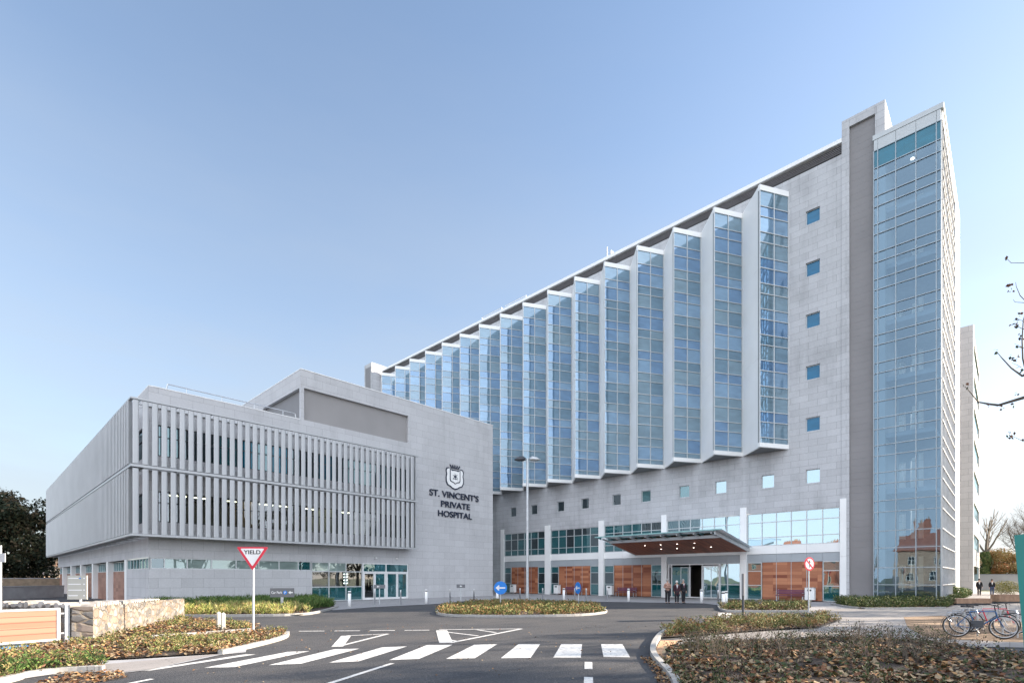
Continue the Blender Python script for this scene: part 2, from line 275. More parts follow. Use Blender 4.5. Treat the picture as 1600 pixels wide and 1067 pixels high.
# ------------------------------------------------------------------ mesh builder
def rootloc(o):
    v = Vector((0, 0, 0))
    while o is not None: v += o.location; o = o.parent
    return v
class MB:
    def __init__(s): s.v = []; s.f = []; s.m = []; s.mats = []; s.sm = []
    def mi(s, m):
        m = M[m] if isinstance(m, str) else m
        if m not in s.mats: s.mats.append(m)
        return s.mats.index(m)
    def poly(s, pts, m, smooth=False):
        i = len(s.v); s.v += [tuple(p) for p in pts]; s.f.append(tuple(range(i, i+len(pts)))); s.m.append(s.mi(m)); s.sm.append(smooth)
    def faces(s, vs, fs, m, smooth=False):
        i = len(s.v); s.v += [tuple(p) for p in vs]; k = s.mi(m)
        for f in fs: s.f.append(tuple(i+a for a in f)); s.m.append(k); s.sm.append(smooth)
    def box(s, x0, x1, y0, y1, z0, z1, m):
        if x1 < x0: x0, x1 = x1, x0
        if y1 < y0: y0, y1 = y1, y0
        v = [(x0,y0,z0),(x1,y0,z0),(x1,y1,z0),(x0,y1,z0),(x0,y0,z1),(x1,y0,z1),(x1,y1,z1),(x0,y1,z1)]
        s.faces(v, [(0,3,2,1),(4,5,6,7),(0,1,5,4),(1,2,6,5),(2,3,7,6),(3,0,4,7)], m)
    def obox(s, c, d, w, h, L, m, up=(0,0,1)):
        """box along direction d, length L from c, width w, height h (centred)"""
        d = Vector(d).normalized(); u = Vector(up); r = d.cross(u).normalized(); u = r.cross(d)
        c = Vector(c); v = []
        for t in (0, L):
            for a, b in ((-1,-1),(1,-1),(1,1),(-1,1)): v.append(c+d*t+r*a*w/2+u*b*h/2)
        s.faces(v, [(0,1,2,3),(7,6,5,4),(0,4,5,1),(1,5,6,2),(2,6,7,3),(3,7,4,0)], m)
    def prism(s, pts, z0, z1, m, mtop=None):
        n = len(pts); a = [(p[0], p[1], z0) for p in pts]; b = [(p[0], p[1], z1) for p in pts]
        s.faces(a+b, [tuple(reversed(range(n)))] , m); s.faces(a+b, [tuple(range(n, 2*n))], mtop or m)
        s.faces(a+b, [(i, (i+1) % n, n+(i+1) % n, n+i) for i in range(n)], m)
    def tube(s, p0, p1, r0, r1, m, n=8, cap=True):
        p0, p1 = Vector(p0), Vector(p1); d = (p1-p0)
        if d.length < 1e-6: return
        d.normalize(); a = d.orthogonal().normalized(); b = d.cross(a); v = []
        for p, r in ((p0, r0), (p1, r1)):
            for k in range(n): t = 2*math.pi*k/n; v.append(p+(a*math.cos(t)+b*math.sin(t))*r)
        fs = [(k, (k+1) % n, n+(k+1) % n, n+k) for k in range(n)]
        s.faces(v, fs, m, True)
        if cap: s.faces(v, [tuple(reversed(range(n))), tuple(range(n, 2*n))], m)
    def path(s, pts, r, m, n=6):
        for a, b in zip(pts[:-1], pts[1:]): s.tube(a, b, r, r, m, n)
    def lathe(s, prof, c, m, n=16, axis='Z'):
        v = []; k = len(prof)
        for j in range(n):
            t = 2*math.pi*j/n
            for r, z in prof:
                if axis == 'Z': v.append((c[0]+r*math.cos(t), c[1]+r*math.sin(t), c[2]+z))
                else: v.append((c[0]+r*math.cos(t), c[1]+z, c[2]+r*math.sin(t)))
        fs = [(j*k+i, ((j+1) % n)*k+i, ((j+1) % n)*k+i+1, j*k+i+1) for j in range(n) for i in range(k-1)]
        s.faces(v, fs, m, True)
    def torus(s, c, R, r, m, n=28, k=6, axis='Y'):
        v = []
        for i in range(n):
            t = 2*math.pi*i/n
            for j in range(k):
                q = 2*math.pi*j/k; rr = R+r*math.cos(q)
                v.append((c[0]+rr*math.cos(t), c[1]+r*math.sin(q), c[2]+rr*math.sin(t)))
        s.faces(v, [(i*k+j, ((i+1) % n)*k+j, ((i+1) % n)*k+(j+1) % k, i*k+(j+1) % k) for i in range(n) for j in range(k)], m, True)
    def build(s, name, parent=None, world=True, bevel=0):
        me = bpy.data.meshes.new(name); off = rootloc(parent) if (parent is not None and world) else Vector((0, 0, 0))
        V = np.array(s.v, dtype=np.float64) if s.v else np.zeros((0, 3))
        me.from_pydata((V-np.array(off)).tolist(), [], s.f)
        for m in s.mats: me.materials.append(m)
        me.polygons.foreach_set('material_index', s.m); me.polygons.foreach_set('use_smooth', s.sm)
        uv = me.uv_layers.new(name='UVMap'); nl = len(me.loops)
        nrm = np.zeros(len(s.f)*3); me.polygons.foreach_get('normal', nrm); nrm = np.abs(nrm.reshape(-1, 3))
        ls = np.zeros(nl, dtype=np.int32); me.loops.foreach_get('vertex_index', ls)
        cnt = np.array([len(f) for f in s.f]); pn = np.repeat(nrm, cnt, axis=0); P = V[ls]; P = P + 1e-5
        U = np.where((pn[:, 2] > .7)[:, None], P[:, [0, 1]], np.where((pn[:, 0] > pn[:, 1])[:, None], P[:, [1, 2]], P[:, [0, 2]]))
        uv.data.foreach_set('uv', U.ravel()); me.update()
        o = bpy.data.objects.new(name, me); COL.objects.link(o); o.parent = parent
        if bevel:
            b = o.modifiers.new('bevel', 'BEVEL'); b.width = bevel; b.segments = 2; b.limit_method = 'ANGLE'
        return o
def tag(o, label, cat, group=None):
    o['label'] = label; o['category'] = cat
    if group: o['group'] = group
    return o
def thing(name, label, cat, loc=(0, 0, 0), rotz=0, group=None):
    o = bpy.data.objects.new(name, None); COL.objects.link(o); o.location = loc; o.rotation_euler = (0, 0, rotz); o.empty_display_size = .3
    return tag(o, label, cat, group)
def struct(mb, name, kind='structure'):
    o = mb.build(name); o['kind'] = kind; return o
def copy_tree(o, parent=None):
    c = o.copy(); COL.objects.link(c); c.parent = parent
    for ch in list(o.children): copy_tree(ch, c)
    return c
def wall(mb, ax, pos, a0, a1, z0, z1, m, holes=(), depth=.18, inward=1, rm=None):
    """wall sheet in plane ax=pos with rectangular holes and reveals running 'inward' (sign along the axis)"""
    def P(a, z, o=0): return (pos+o, a, z) if ax == 'X' else (a, pos+o, z)
    As = sorted({a0, a1, *[h[0] for h in holes], *[h[1] for h in holes]}); Zs = sorted({z0, z1, *[h[2] for h in holes], *[h[3] for h in holes]})
    As = [a for a in As if a0 <= a <= a1]; Zs = [z for z in Zs if z0 <= z <= z1]
    flip = (ax == 'X')
    for i in range(len(As)-1):
        for j in range(len(Zs)-1):
            ca, cz = (As[i]+As[i+1])/2, (Zs[j]+Zs[j+1])/2
            if any(h[0] < ca < h[1] and h[2] < cz < h[3] for h in holes): continue
            q = [P(As[i], Zs[j]), P(As[i+1], Zs[j]), P(As[i+1], Zs[j+1]), P(As[i], Zs[j+1])]
            mb.poly(q[::-1] if flip else q, m)
    d = depth*inward; rm = rm or m
    for (b0, b1, y0, y1) in holes:
        for (p, q) in (((b0, y0), (b1, y0)), ((b1, y0), (b1, y1)), ((b1, y1), (b0, y1)), ((b0, y1), (b0, y0))):
            mb.poly([P(*p), P(*q), P(*q, d), P(*p, d)], rm)
def frame_rect(mb, ax, pos, a0, a1, z0, z1, amul, zmul, m, w=.05, d=.1):
    """frame and glazing bars, centred on plane ax=pos"""
    def B(b0, b1, c0, c1, dd=d):
        if ax == 'X': mb.box(pos-dd/2, pos+dd/2, b0, b1, c0, c1, m)
        else: mb.box(b0, b1, pos-dd/2, pos+dd/2, c0, c1, m)
    B(a0, a0+w, z0, z1); B(a1-w, a1, z0, z1); B(a0+w, a1-w, z0, z0+w); B(a0+w, a1-w, z1-w, z1)
    zs = [z0+w]+[z for z in zmul]+[z1-w]
    for a in amul: B(a-w/2, a+w/2, z0+w, z1-w, d-.006)
    cuts = [a0+w]+[x for a in amul for x in (a-w/2, a+w/2)]+[a1-w]
    for z in zmul:
        for i in range(0, len(cuts), 2): B(cuts[i], cuts[i+1], z-w/2, z+w/2, d-.012)
def pane(mb, ax, pos, a0, a1, z0, z1, m):
    if ax == 'X': mb.poly([(pos, a1, z0), (pos, a0, z0), (pos, a0, z1), (pos, a1, z1)], m)
    else: mb.poly([(a0, pos, z0), (a1, pos, z0), (a1, pos, z1), (a0, pos, z1)], m)

# =================================================================== HOSPITAL TOWER
XT = 44.95
tower = thing('hospital_tower', 'tall granite hospital slab with angular glass bays and a glazed stair end', 'building', (XT, 40, 0))
small_rows = [10.95, 14.22, 18.05, 21.37, 25.22, 28.5, 32.35, 35.63, 39.5, 42.8]
holes = [(y-.49, y+.49, 9.13, 10.2) for y in small_rows] + [(10.46, 11.44, z, z+1.07) for z in (13.13, 17.13, 21.13, 25.13, 29.13)]
mb = MB()
wall(mb, 'X', XT, 9.03, 72.0, 7.13, 33.39, 'granite_tower', holes, .22)
mb.poly([(XT, 72, 0), (XT, 72, 33.39), (XT+16, 72, 33.39), (XT+16, 72, 0)], 'granite_tower')
mb.box(XT+.5, XT+15, 8, 71.9, 33.0, 34.15, 'dark_louvre')
mb.poly([(XT, 44.83, 0), (XT, 72, 0), (XT, 72, 7.13), (XT, 44.83, 7.13)][::-1], 'granite_tower')
mb.poly([(XT+16, 7, 0), (XT+16, 72, 0), (XT+16, 72, 33.39), (XT+16, 7, 33.39)], 'granite_tower')
mb.build('wall', tower)
mb = MB()  # recessed roof band with slats, and coping
mb.box(XT+.25, XT+.45, 9.03, 71.4, 33.39, 34.2, 'dark_louvre')
for k in range(6): mb.box(XT+.12, XT+.249, 9.05, 71.4, 33.42+k*.13, 33.46+k*.13, 'dark_louvre')
mb.box(XT, XT+.3, 9.04, 71.4, 33.33, 33.388, 'granite_tower')
mb.build('louvre_band', tower)
mb = MB(); mb.box(XT-.06, XT+.9, 9.03, 71.4, 34.2, 34.5, 'white_panel'); mb.build('coping', tower)
# small square windows
wi = 0
for h in holes:
    a0, a1, z0, z1 = h
    hi = z0 > 12
    mb = MB(); frame_rect(mb, 'X', XT+.17, a0, a1, z0, z1, [], [], 'frame', .05, .09)
    fr = mb.build('window', tower)
    gm = 'window_blue' if hi else ('window_pale' if a0 < 20 else ('window_teal' if a0 < 26 else 'window_dark'))
    mb = MB(); pane(mb, 'X', XT+.17+random.uniform(-.004, .004), a0+.04, a1-.04, z0+.04, z1-.04, gm); mb.build('pane', fr)
# bays
TIPX = XT-2.4
def bay(n):
    yt = 14.05+3.57*n; yw = 12.66+3.57*n; yn = 16.21+3.57*n; z0, z1 = 12.0, 32.4
    T = Vector((TIPX, yt, 0)); Wp = Vector((XT, yw, 0)); d = (Wp-T).normalized(); L = (Wp-T).length
    nrm = Vector((-d.y, d.x, 0)); nrm = nrm if nrm.x < 0 else -nrm
    mb = MB()
    def bar(s0, s1, c0, c1, dep, off=0.0, m='frame'):
        a = T+d*s0+nrm*(off); b = T+d*s1+nrm*off; q = nrm*-dep
        mb.faces([(a.x,a.y,c0),(b.x,b.y,c0),((b+q).x,(b+q).y,c0),((a+q).x,(a+q).y,c0),(a.x,a.y,c1),(b.x,b.y,c1),((b+q).x,(b+q).y,c1),((a+q).x,(a+q).y,c1)],
                 [(0,1,2,3),(7,6,5,4),(0,4,5,1),(1,5,6,2),(2,6,7,3),(3,7,4,0)], m)
    gz0, gz1 = 12.36, 31.98
    bar(.0, L, z0+.02, gz0, .2, .02, 'white_panel'); bar(.0, L, gz1, z1, .2, .02, 'white_panel')
    lines = [31.98]; z = 31.98; k = 0
    while True:
        z -= (1.2, .8)[k % 2]; k += 1
        if z < gz0+.3: break
        lines.append(z)
    lines.append(gz0)
    for s0 in (.0, L/2-.03, L-.05): bar(s0, s0+.06, gz0, gz1, .1, .012)
    for zz in lines[1:-1]:
        bar(.06, L/2-.03, zz-.028, zz+.028, .09, .006); bar(L/2+.03, L-.05, zz-.028, zz+.028, .09, .006)
    fr = mb.build('bay_window', tower)
    mb = MB()
    for i in range(len(lines)-1):
        vis = ((i+1)//2) % 2 == 1
        for c in (0, 1):
            r = random.random()
            m = ('bay_vision' if r < .62 else 'bay_vision_pale') if vis else ('bay_spandrel' if r < .55 else 'bay_spandrel_grey')
            if lines[i] < 19: m = random.choice(['bay_vision_pale', 'bay_vision', 'bay_spandrel_grey']) if vis else 'bay_spandrel_grey'
            a = T+d*(.05+c*L/2)-nrm*.05; b = T+d*(L/2-.02+c*(L/2-.04))-nrm*.05
            # tiny pane tilt, so that every pane mirrors its own bit of sky
            t1, t2 = random.uniform(-.004, .004), random.uniform(-.004, .004)
            a2 = a+nrm*t1; b2 = b+nrm*t2
            mb.poly([(a.x, a.y, lines[i+1]), (b.x, b.y, lines[i+1]), (b2.x, b2.y, lines[i]), (a2.x, a2.y, lines[i])], m)
    mb.build('glazing', fr)
    mb = MB()  # solid fin
    A = Vector((XT, yn, 0)); e = (A-T).normalized(); en = Vector((-e.y, e.x, 0)); en = en if en.x > 0 else -en
    pts = [T-e*.02-nrm*0, T+nrm*.03-e*.0, A, A+Vector((0, -.12, 0)), T+d*.0+en*.14+e*.1]
    base = [(T.x-.02, T.y-.02), (A.x, A.y), (A.x, A.y-.16), (T.x+.18, T.y-.0)]
    # split into cassettes with open joints so the fin shows its panel lines
    zz = [z0, 19.0, 26.0, z1]
    for q in range(len(zz)-1): mb.prism(base, zz[q]+(.005 if q else 0), zz[q+1]-(.005 if q < len(zz)-2 else 0), 'white_panel')
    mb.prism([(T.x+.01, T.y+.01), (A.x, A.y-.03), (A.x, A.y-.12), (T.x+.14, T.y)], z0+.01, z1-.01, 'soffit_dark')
    mb.build('fin', fr)
    mb = MB()
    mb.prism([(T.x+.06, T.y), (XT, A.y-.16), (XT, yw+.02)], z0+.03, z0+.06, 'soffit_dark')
    mb.build('soffit', fr); mb = MB()
    mb.prism([(T.x+.06, T.y), (XT, A.y-.16), (XT, yw+.02)], z1-.08, z1-.02, 'white_panel')
    mb.build('bay_cap', fr)
for n in range(16): bay(n)
# lower facade -------------------------------------------------
pil = [(8.72, 9.13), (15.86, 16.38), (23.05, 23.57), (29.96, 30.58), (37.06, 37.81), (44.30, 44.83)]
for i, (a, b) in enumerate(pil):
    mb = MB(); x0 = XT-.12
    for z0, z1 in ((0, 3.4), (3.415, 7.7)): mb.box(x0, XT+.5, a, b, z0, z1, 'white_panel')
    mb.build('pilaster', tower)
bays = [(9.13, 15.86), (16.38, 23.05), (23.57, 29.96), (30.58, 37.06), (37.81, 44.30)]
for i, (a, b) in enumerate(bays):
    n = 6; w = (b-a-.16)/n; mul = [a+.08+w*k for k in range(n+1)]
    mb = MB(); frame_rect(mb, 'X', XT+.1, a, b, 4.44, 7.13, mul[1:-1], [6.35, 5.12], 'frame', .06, .12)
    fr = mb.build('strip_window', tower)
    mb = MB()
    for k in range(n):
        for (z0, z1) in ((4.5, 5.12), (5.12, 6.35), (6.35, 7.1)):
            m = 'window_pale' if i <= 1 else random.choice(['window_teal', 'window_dark', 'window_teal'])
            if z0 < 5 : m = 'window_teal' if i > 1 else 'window_pale'
            pane(mb, 'X', XT+.1, mul[k]+.01, mul[k+1]-.01, z0, z1, m)
    mb.build('pane', fr)
    mb = MB()
    for k in range(0, n, 2):
        mb.box(XT+.02, XT+.2, mul[k]+(.0 if k else -.08), mul[k+2]-.012+(.09 if k == n-2 else 0), 3.78, 4.435, 'white_panel')
    for k in range(n):
        mb.box(XT+.06, XT+.2, mul[k]+(.0 if k else -.08), mul[k+1]-.012+(.09 if k == n-1 else 0), 3.1, 3.765, 'spandrel_grey')
    mb.build('spandrel', tower)
    if i == 1: continue
    wa, wb = mul[1], mul[5]
    if i == 4: wb = mul[5]
    mb = MB(); mb.box(XT+.08, XT+.2, wa+.03, wb-.03, .06, 3.09, 'wood_red')
    for k in range(2, 5): mb.box(XT+.06, XT+.079, mul[k]-.015, mul[k]+.015, .06, 3.09, 'grey_metal')
    mb.build('wood_panel', tower)
    for (c, e) in ((a, wa), (wb, b)):
        mb = MB(); frame_rect(mb, 'X', XT+.1, c+.01, e-.01, .05, 3.095, [], [2.38, 1.22], 'frame', .055, .12); fr = mb.build('ground_window', tower)
        mb = MB(); pane(mb, 'X', XT+.1, c+.03, e-.03, 1.22, 2.38, 'window_dark'); pane(mb, 'X', XT+.1, c+.03, e-.03, 2.38, 3.05, 'window_teal'); pane(mb, 'X', XT+.1, c+.03, e-.03, .08, 1.22, 'window_teal')
        mb.build('pane', fr)
mb = MB(); mb.box(XT+.22, XT+.5, 9.13, 44.3, 0, 7.13, 'concrete') 
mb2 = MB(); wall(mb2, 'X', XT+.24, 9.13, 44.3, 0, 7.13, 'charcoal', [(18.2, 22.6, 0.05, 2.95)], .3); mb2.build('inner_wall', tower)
# entrance doors
mb = MB()
frame_rect(mb, 'X', XT+.1, 18.14, 22.95, .04, 3.09, [22.6, 20.86, 19.71], [2.87], 'white_paint', .09, .16)
frame_rect(mb, 'X', XT+.1, 16.40, 18.13, .04, 3.09, [17.48], [1.25], 'frame', .06, .12)
frame_rect(mb, 'X', XT+.12, 21.0, 21.75, .05, 2.8, [], [], 'white_paint', .05, .06)
frame_rect(mb, 'X', XT+.12, 18.9, 19.62, .05, 2.8, [], [], 'white_paint', .05, .06)
en = mb.build('entrance_doors', tower)
mb = MB()
for (a, b) in ((18.2, 19.68), (20.9, 22.56)): pane(mb, 'X', XT+.11, a, b, .08, 2.85, 'window_pale' if a < 20 else 'window_teal')
for (a, b) in ((16.45, 17.46), (17.5, 18.1)):
    pane(mb, 'X', XT+.11, a, b, .08, 1.24, 'window_teal'); pane(mb, 'X', XT+.11, a, b, 1.26, 3.05, 'window_pale')
mb.build('door_glass', en)
mb = MB(); mb.box(XT+.5, XT+4, 17.5, 23, .0, .03, 'room'); mb.box(XT+4, XT+4.1, 17.5, 23, 0, 3, 'room'); mb.box(XT+.5, XT+4, 23, 23.1, 0, 3, 'room'); mb.box(XT+.5, XT+4, 17.4, 17.5, 0, 3, 'room'); mb.box(XT+.5, XT+4, 17.5, 23, 3, 3.1, 'room')
mb.box(XT+2.0, XT+2.2, 20.2, 20.4, .03, 2.6, 'brown_slat'); mb.build('lobby', tower)
# canopy --------------------------------------------------------
def canz(x): return 4.0+(XT-x)*0.168
ca0, ca1 = 15.75, 26.2
mb = MB()
def slope(x0, x1, y0a, y1a, y0b, y1b, dz0, dz1, m):
    p = [(x0, y0a, canz(x0)+dz0), (x1, y0b, canz(x1)+dz0), (x1, y1b, canz(x1)+dz0), (x0, y1a, canz(x0)+dz0)]
    q = [(a, b, c-dz0+dz1) for a, b, c in p]
    mb.faces(p+q, [(0,1,2,3),(7,6,5,4),(0,4,5,1),(1,5,6,2),(2,6,7,3),(3,7,4,0)], m)
slope(39.6, XT-.13, 15.95, 25.7, 15.75, 26.2, 0, .05, 'wood_soffit')
can = mb.build('canopy', tower); can['label'] = 'upswept entrance canopy with red timber underside'
mb = MB()
slope(38.5, XT-.13, 15.85, 15.94, 15.6, 15.74, -.02, .28, 'grey_metal'); slope(39.4, XT-.13, 25.71, 25.8, 26.21, 26.3, -.02, .24, 'grey_metal')
slope(39.5, 39.59, 15.94, 25.71, 15.94, 25.71, -.02, .2, 'grey_metal')
for k in range(1, 7): y = 16.0+k*1.42; slope(39.6, XT-.13, y-.012, y+.012, y-.012, y+.012, -.006, -.001, 'charcoal')
mb.build('edge_beam', can)
mb = MB()
for k in range(8):
    mb = MB(); y = 16.2+k*1.38; slope(38.55, 40.3, y-.05, y+.05, y-.05, y+.05, .09, .21, 'grey_metal'); mb.build('bracket', can)
mb = MB(); slope(38.3, XT-.13, 15.3, 26.5, 15.3, 26.9, .30, .32, 'canopy_glass'); slope(38.27, 38.299, 15.3, 26.5, 15.3, 26.5, .24, .33, 'glass_edge'); mb.build('glass_roof', can)
mb = MB()
for (x, ys) in ((41.0, (18.6, 20.1, 21.6, 23.1)), (42.6, (17.9, 19.4, 20.9, 22.4))):
    for y in ys: mb = MB(); mb.lathe([(0, -.012), (.055, -.012), (.055, 0)], (x, y, canz(x)-.002), 'lamp_white', 8); mb.build('downlight', can)
# stair core pylon ---------------------------------------------
mb = MB()
mb.box(XT-.05, XT+9.2, 8.55, 9.03, 0, 35.7, 'granite_tower'); mb.box(XT-.05, XT+9.2, 6.38, 6.97, 33.0, 35.7, 'granite_tower')
mb.box(XT-.05, XT+9.2, 6.98, 8.54, 35.05, 35.7, 'granite_tower')
mb.box(XT-.05, XT+9.2, 6.37, 6.98, 0, 32.99, 'dark_panel')
mb.box(XT-.04, XT+.1, 8.551, 8.60, 0, 35.04, 'white_panel')
mb.build('stair_core', tower)
mb = MB()
for k in range(70): mb.box(XT+.14, XT+.2, 6.975, 8.545, .05+k*.5, .545+k*.5, 'dark_panel')
mb.box(XT+.2, XT+.4, 6.98, 8.54, 0.02, 35.03, 'dark_louvre')
mb.build('dark_cladding', tower); 
# glazed stair ---------------------------------------------------
SYE = 3.28; XS = XT-.1; XE = 55.6
zl = [32.32, 31.07, 30.29, 29.05, 28.3, 27.05, 26.33, 25.03, 24.34, 23.12, 22.36, 21.07, 20.34, 19.13, 18.42, 17.13, 16.40, 15.17, 14.38, 13.2, 12.4, 11.25, 10.5, 9.3, 8.5, 7.3, 6.5, 5.15, 3.95, 2.55, 1.35, .08]
ym = [7.04, 6.80, 5.76, 4.64, 3.55, SYE+.03]
mb = MB()
for y in ym: mb.box(XS-.05, XS+.08, y-.028, y+.028, .05, 32.32, 'frame_dark')
ys = sorted(ym)
for z in zl:
    for a, b in zip(ys[:-1], ys[1:]): mb.box(XS-.045, XS+.07, a+.028, b-.028, z-.028, z+.028, 'frame_dark')
xs = [XS+.12+k*1.06 for k in range(11)]
for x in xs: mb.box(x-.028, x+.028, SYE-.045, SYE+.05, .05, 32.32, 'end_mullion')
for z in zl: mb.box(XS+.06, XE, SYE-.06, SYE+.04, z-.028, z+.028, 'end_mullion')
st = mb.build('stair_glazing_frame', tower)
mb = MB()
for i in range(len(zl)-1):
    for j in range(len(ys)-1):
        m = 'stair_spandrel' if i == 0 else 'stair_glass'
        a, b = ys[j]+.02, ys[j+1]-.02; t = random.uniform(-.003, .003); t2 = random.uniform(-.003, .003)
        mb.poly([(XS+.02+t2, b, zl[i+1]), (XS+.02, a, zl[i+1]), (XS+.02+t, a, zl[i]), (XS+.02, b, zl[i])], m)
mb.build('stair_glass', st)
mb = MB()
for i in range(len(zl)-1):
    for j in range(len(xs)-1): mb.poly([(xs[j], SYE+.02, zl[i+1]), (xs[j+1], SYE+.02, zl[i+1]), (xs[j+1], SYE+.02, zl[i]), (xs[j], SYE+.02, zl[i])], 'end_glass')
mb.build('end_glass', st)
mb = MB()
for a, b in zip(ys[:-1], ys[1:]): mb.box(XS-.02, XS+.2, a+.008, b-.008, 32.36, 33.08, 'parapet_grey')
mb.box(XS-.05, XE+4.2, SYE-.12, 7.1, 33.1, 33.45, 'parapet_grey'); mb.box(XS+.21, XE, SYE-.05, 6.3, 32.5, 33.09, 'white_panel')
mb.box(XE, XE+4.2, SYE-.12, SYE+.3, 0, 33.09, 'white_panel')
mb.build('stair_parapet', tower)
mb = MB()
for z in [4.1+4*k for k in range(8)]: mb.box(XS+.35, XE-.05, SYE+.35, 6.36, z-.32, z, 'stair_wall')
wall(mb, 'X', XT+6.0, 3.4, 6.36, 0, 32.4, 'stair_wall', [h for k in range(8) for h in ((4.8, 5.12, .9+4*k, 3.5+4*k), (5.24, 5.6, .9+4*k, 3.2+4*k), (5.9, 6.34, .85+4*k, 2.85+4*k))], .01)
for z in [4.1*0+.1+4*k for k in range(8)]:
    pass
mb.build('stair_interior', tower)
for k in range(8):  # added translucent panels stand in for sunlit patches on the inner wall
    z = .9+4*k
    for (y0, y1, y2, y3, h) in ((4.8, 5.12, 4.8, 5.12, 2.6), (5.24, 5.6, 5.3, 5.5, 2.3), (5.9, 6.34, 6.24, 6.33, 1.9)):
        mb = MB(); mb.poly([(XT+5.98, y1, z), (XT+5.98, y0, z), (XT+5.98, y2, z+h), (XT+5.98, y3, z+h)], 'sun_patch_white')
        for q in range(3): mb.box(XT+5.9, XT+5.95, y0, y1, z+.6+q*.7, z+.62+q*.7, 'frame_dark')
        mb.build('sun_patch_panel', tower)
mb = MB()
for z in (31.3,): mb.lathe([(0, -.02), (.11, -.02), (.11, .02), (0, .02)], (XT+1.0, 4.95, z), 'lamp_white', 12)
mb.build('stair_lamp', tower)
# far core
mb = MB(); mb.box(XT-1.4, XT+9, 71.98, 74.1, 0, 35.5, 'granite_tower'); mb.box(XT-1.42, XT-1.401, 72.3, 73.8, 31, 34.9, 'dark_panel'); mb.build('far_core', tower)
for (y, z1, r) in ((31.6, 37.7, .07), (31.1, 37.1, .12), (30.85, 36.9, .07)):
    mb = MB(); mb.tube((XT+3, y, 34), (XT+3, y, z1), r, r, 'galv', 8); mb.build('antenna_pole', tower)
mb = MB(); mb.path([(XT+.3, 45, 34.5), (XT+.3, 45, 34.95), (XT+.3, 48.5, 34.95), (XT+.3, 48.5, 34.5)], .04, 'steel'); mb.path([(XT+.3, 41, 34.5), (XT+.3, 41, 34.95), (XT+.3, 44.5, 34.95)], .04, 'steel'); mb.build('roof_rail', tower)
# link between the tower and the wing
mb = MB(); wall(mb, 'Y', 46.3, 36.9, XT, 0, 11.6, 'granite_wing', [(43.2, 44.9, .1, 10.9)], .1); mb.box(36.9, XT-.01, 46.4, 60, 11.4, 11.6, 'concrete')
mb.build('link_wall', tower)
mb = MB(); frame_rect(mb, 'Y', 46.38, 43.2, 44.9, .1, 10.9, [], [1.3, 2.4, 3.6, 4.8, 6.0, 7.3, 8.5, 9.8], 'frame', .07, .1); fr = mb.build('link_window', tower)
mb = MB()
for a, b in zip([.1, 1.3, 2.4, 3.6, 4.8, 6, 7.3, 8.5, 9.8], [1.3, 2.4, 3.6, 4.8, 6, 7.3, 8.5, 9.8, 10.9]): pane(mb, 'Y', 46.38, 43.24, 44.88, a, b, random.choice(['window_teal', 'window_dark']))
mb.build('pane', fr)

# =================================================================== WING
YW = 38.0; XW = 7.62; YL = 36.9; XL = 6.6
wing = thing('hospital_wing', 'low granite hospital wing wrapped in tall vertical metal louvres', 'building', (XW, YW, 0))
bandU = (8.1, 26.5, 9.35, 11.28); bandL = (8.1, 26.5, 5.28, 7.18)
low1 = (XW+.02, 17.86, 2.38, 3.07); door = (17.88, 26.66, .02, 3.05)
mb = MB()
wall(mb, 'Y', YW, XW, 17.06, 0, 13.55, 'granite_wing', [(8.1, 17.06, *bandU[2:]), (8.1, 17.06, *bandL[2:]), (XW, 17.06, 2.38, 3.07)], .15)
wall(mb, 'Y', YW, 17.06, 36.9, 0, 17.3, 'granite_wing', [(17.06, 26.5, *bandU[2:]), (17.06, 26.5, *bandL[2:]), (17.06, 17.87, 2.38, 3.07), (17.87, 26.66, 0, 3.05), (17.06, 26.6, 13.6, 15.97)], .25)
wall(mb, 'X', 17.06, 38, 60, 13.5, 17.3, 'granite_wing', [(38, 45.2, 13.6, 15.97)], .25)
wall(mb, 'X', XW, 38.0, 84, 3.09, 13.55, 'granite_wing', [(38.6, 83, *bandU[2:]), (38.6, 83, *bandL[2:])], .15)
wall(mb, 'X', XW, 38, 44.4, 0, 2.38, 'granite_wing')
mb.box(XW, XW+.25, 38.01, 84, 13.551, 13.6, 'white_panel'); mb.box(XW+.25, 17.0, 37.98, 38.25, 13.551, 13.6, 'white_panel')
mb.box(17.04, 36.92, 37.97, 38.3, 17.301, 17.36, 'white_panel'); mb.box(17.04, 17.34, 38.3, 60, 17.301, 17.36, 'white_panel')
mb.poly([(36.9, 38, 0), (36.9, 60, 0), (36.9, 60, 17.3), (36.9, 38, 17.3)], 'granite_wing')
mb.box(17.3, 36.8, 38.31, 60, 17.0, 17.28, 'concrete'); mb.box(XW+.3, 17.0, 38.3, 84, 13.1, 13.3, 'concrete')
mb.build('wall', wing)
mb = MB()  # recessed plant louvre
mb.box(17.4, 26.6, 38.27, 38.5, 13.6, 15.97, 'beige_louvre'); mb.box(17.33, 17.4, 38.27, 45.2, 13.6, 15.97, 'dark_panel')
for k in range(34): mb.box(17.32, 26.6, 38.24, 38.268, 13.62+k*.069, 13.665+k*.069, 'beige_louvre')
mb.build('plant_louvre', wing)
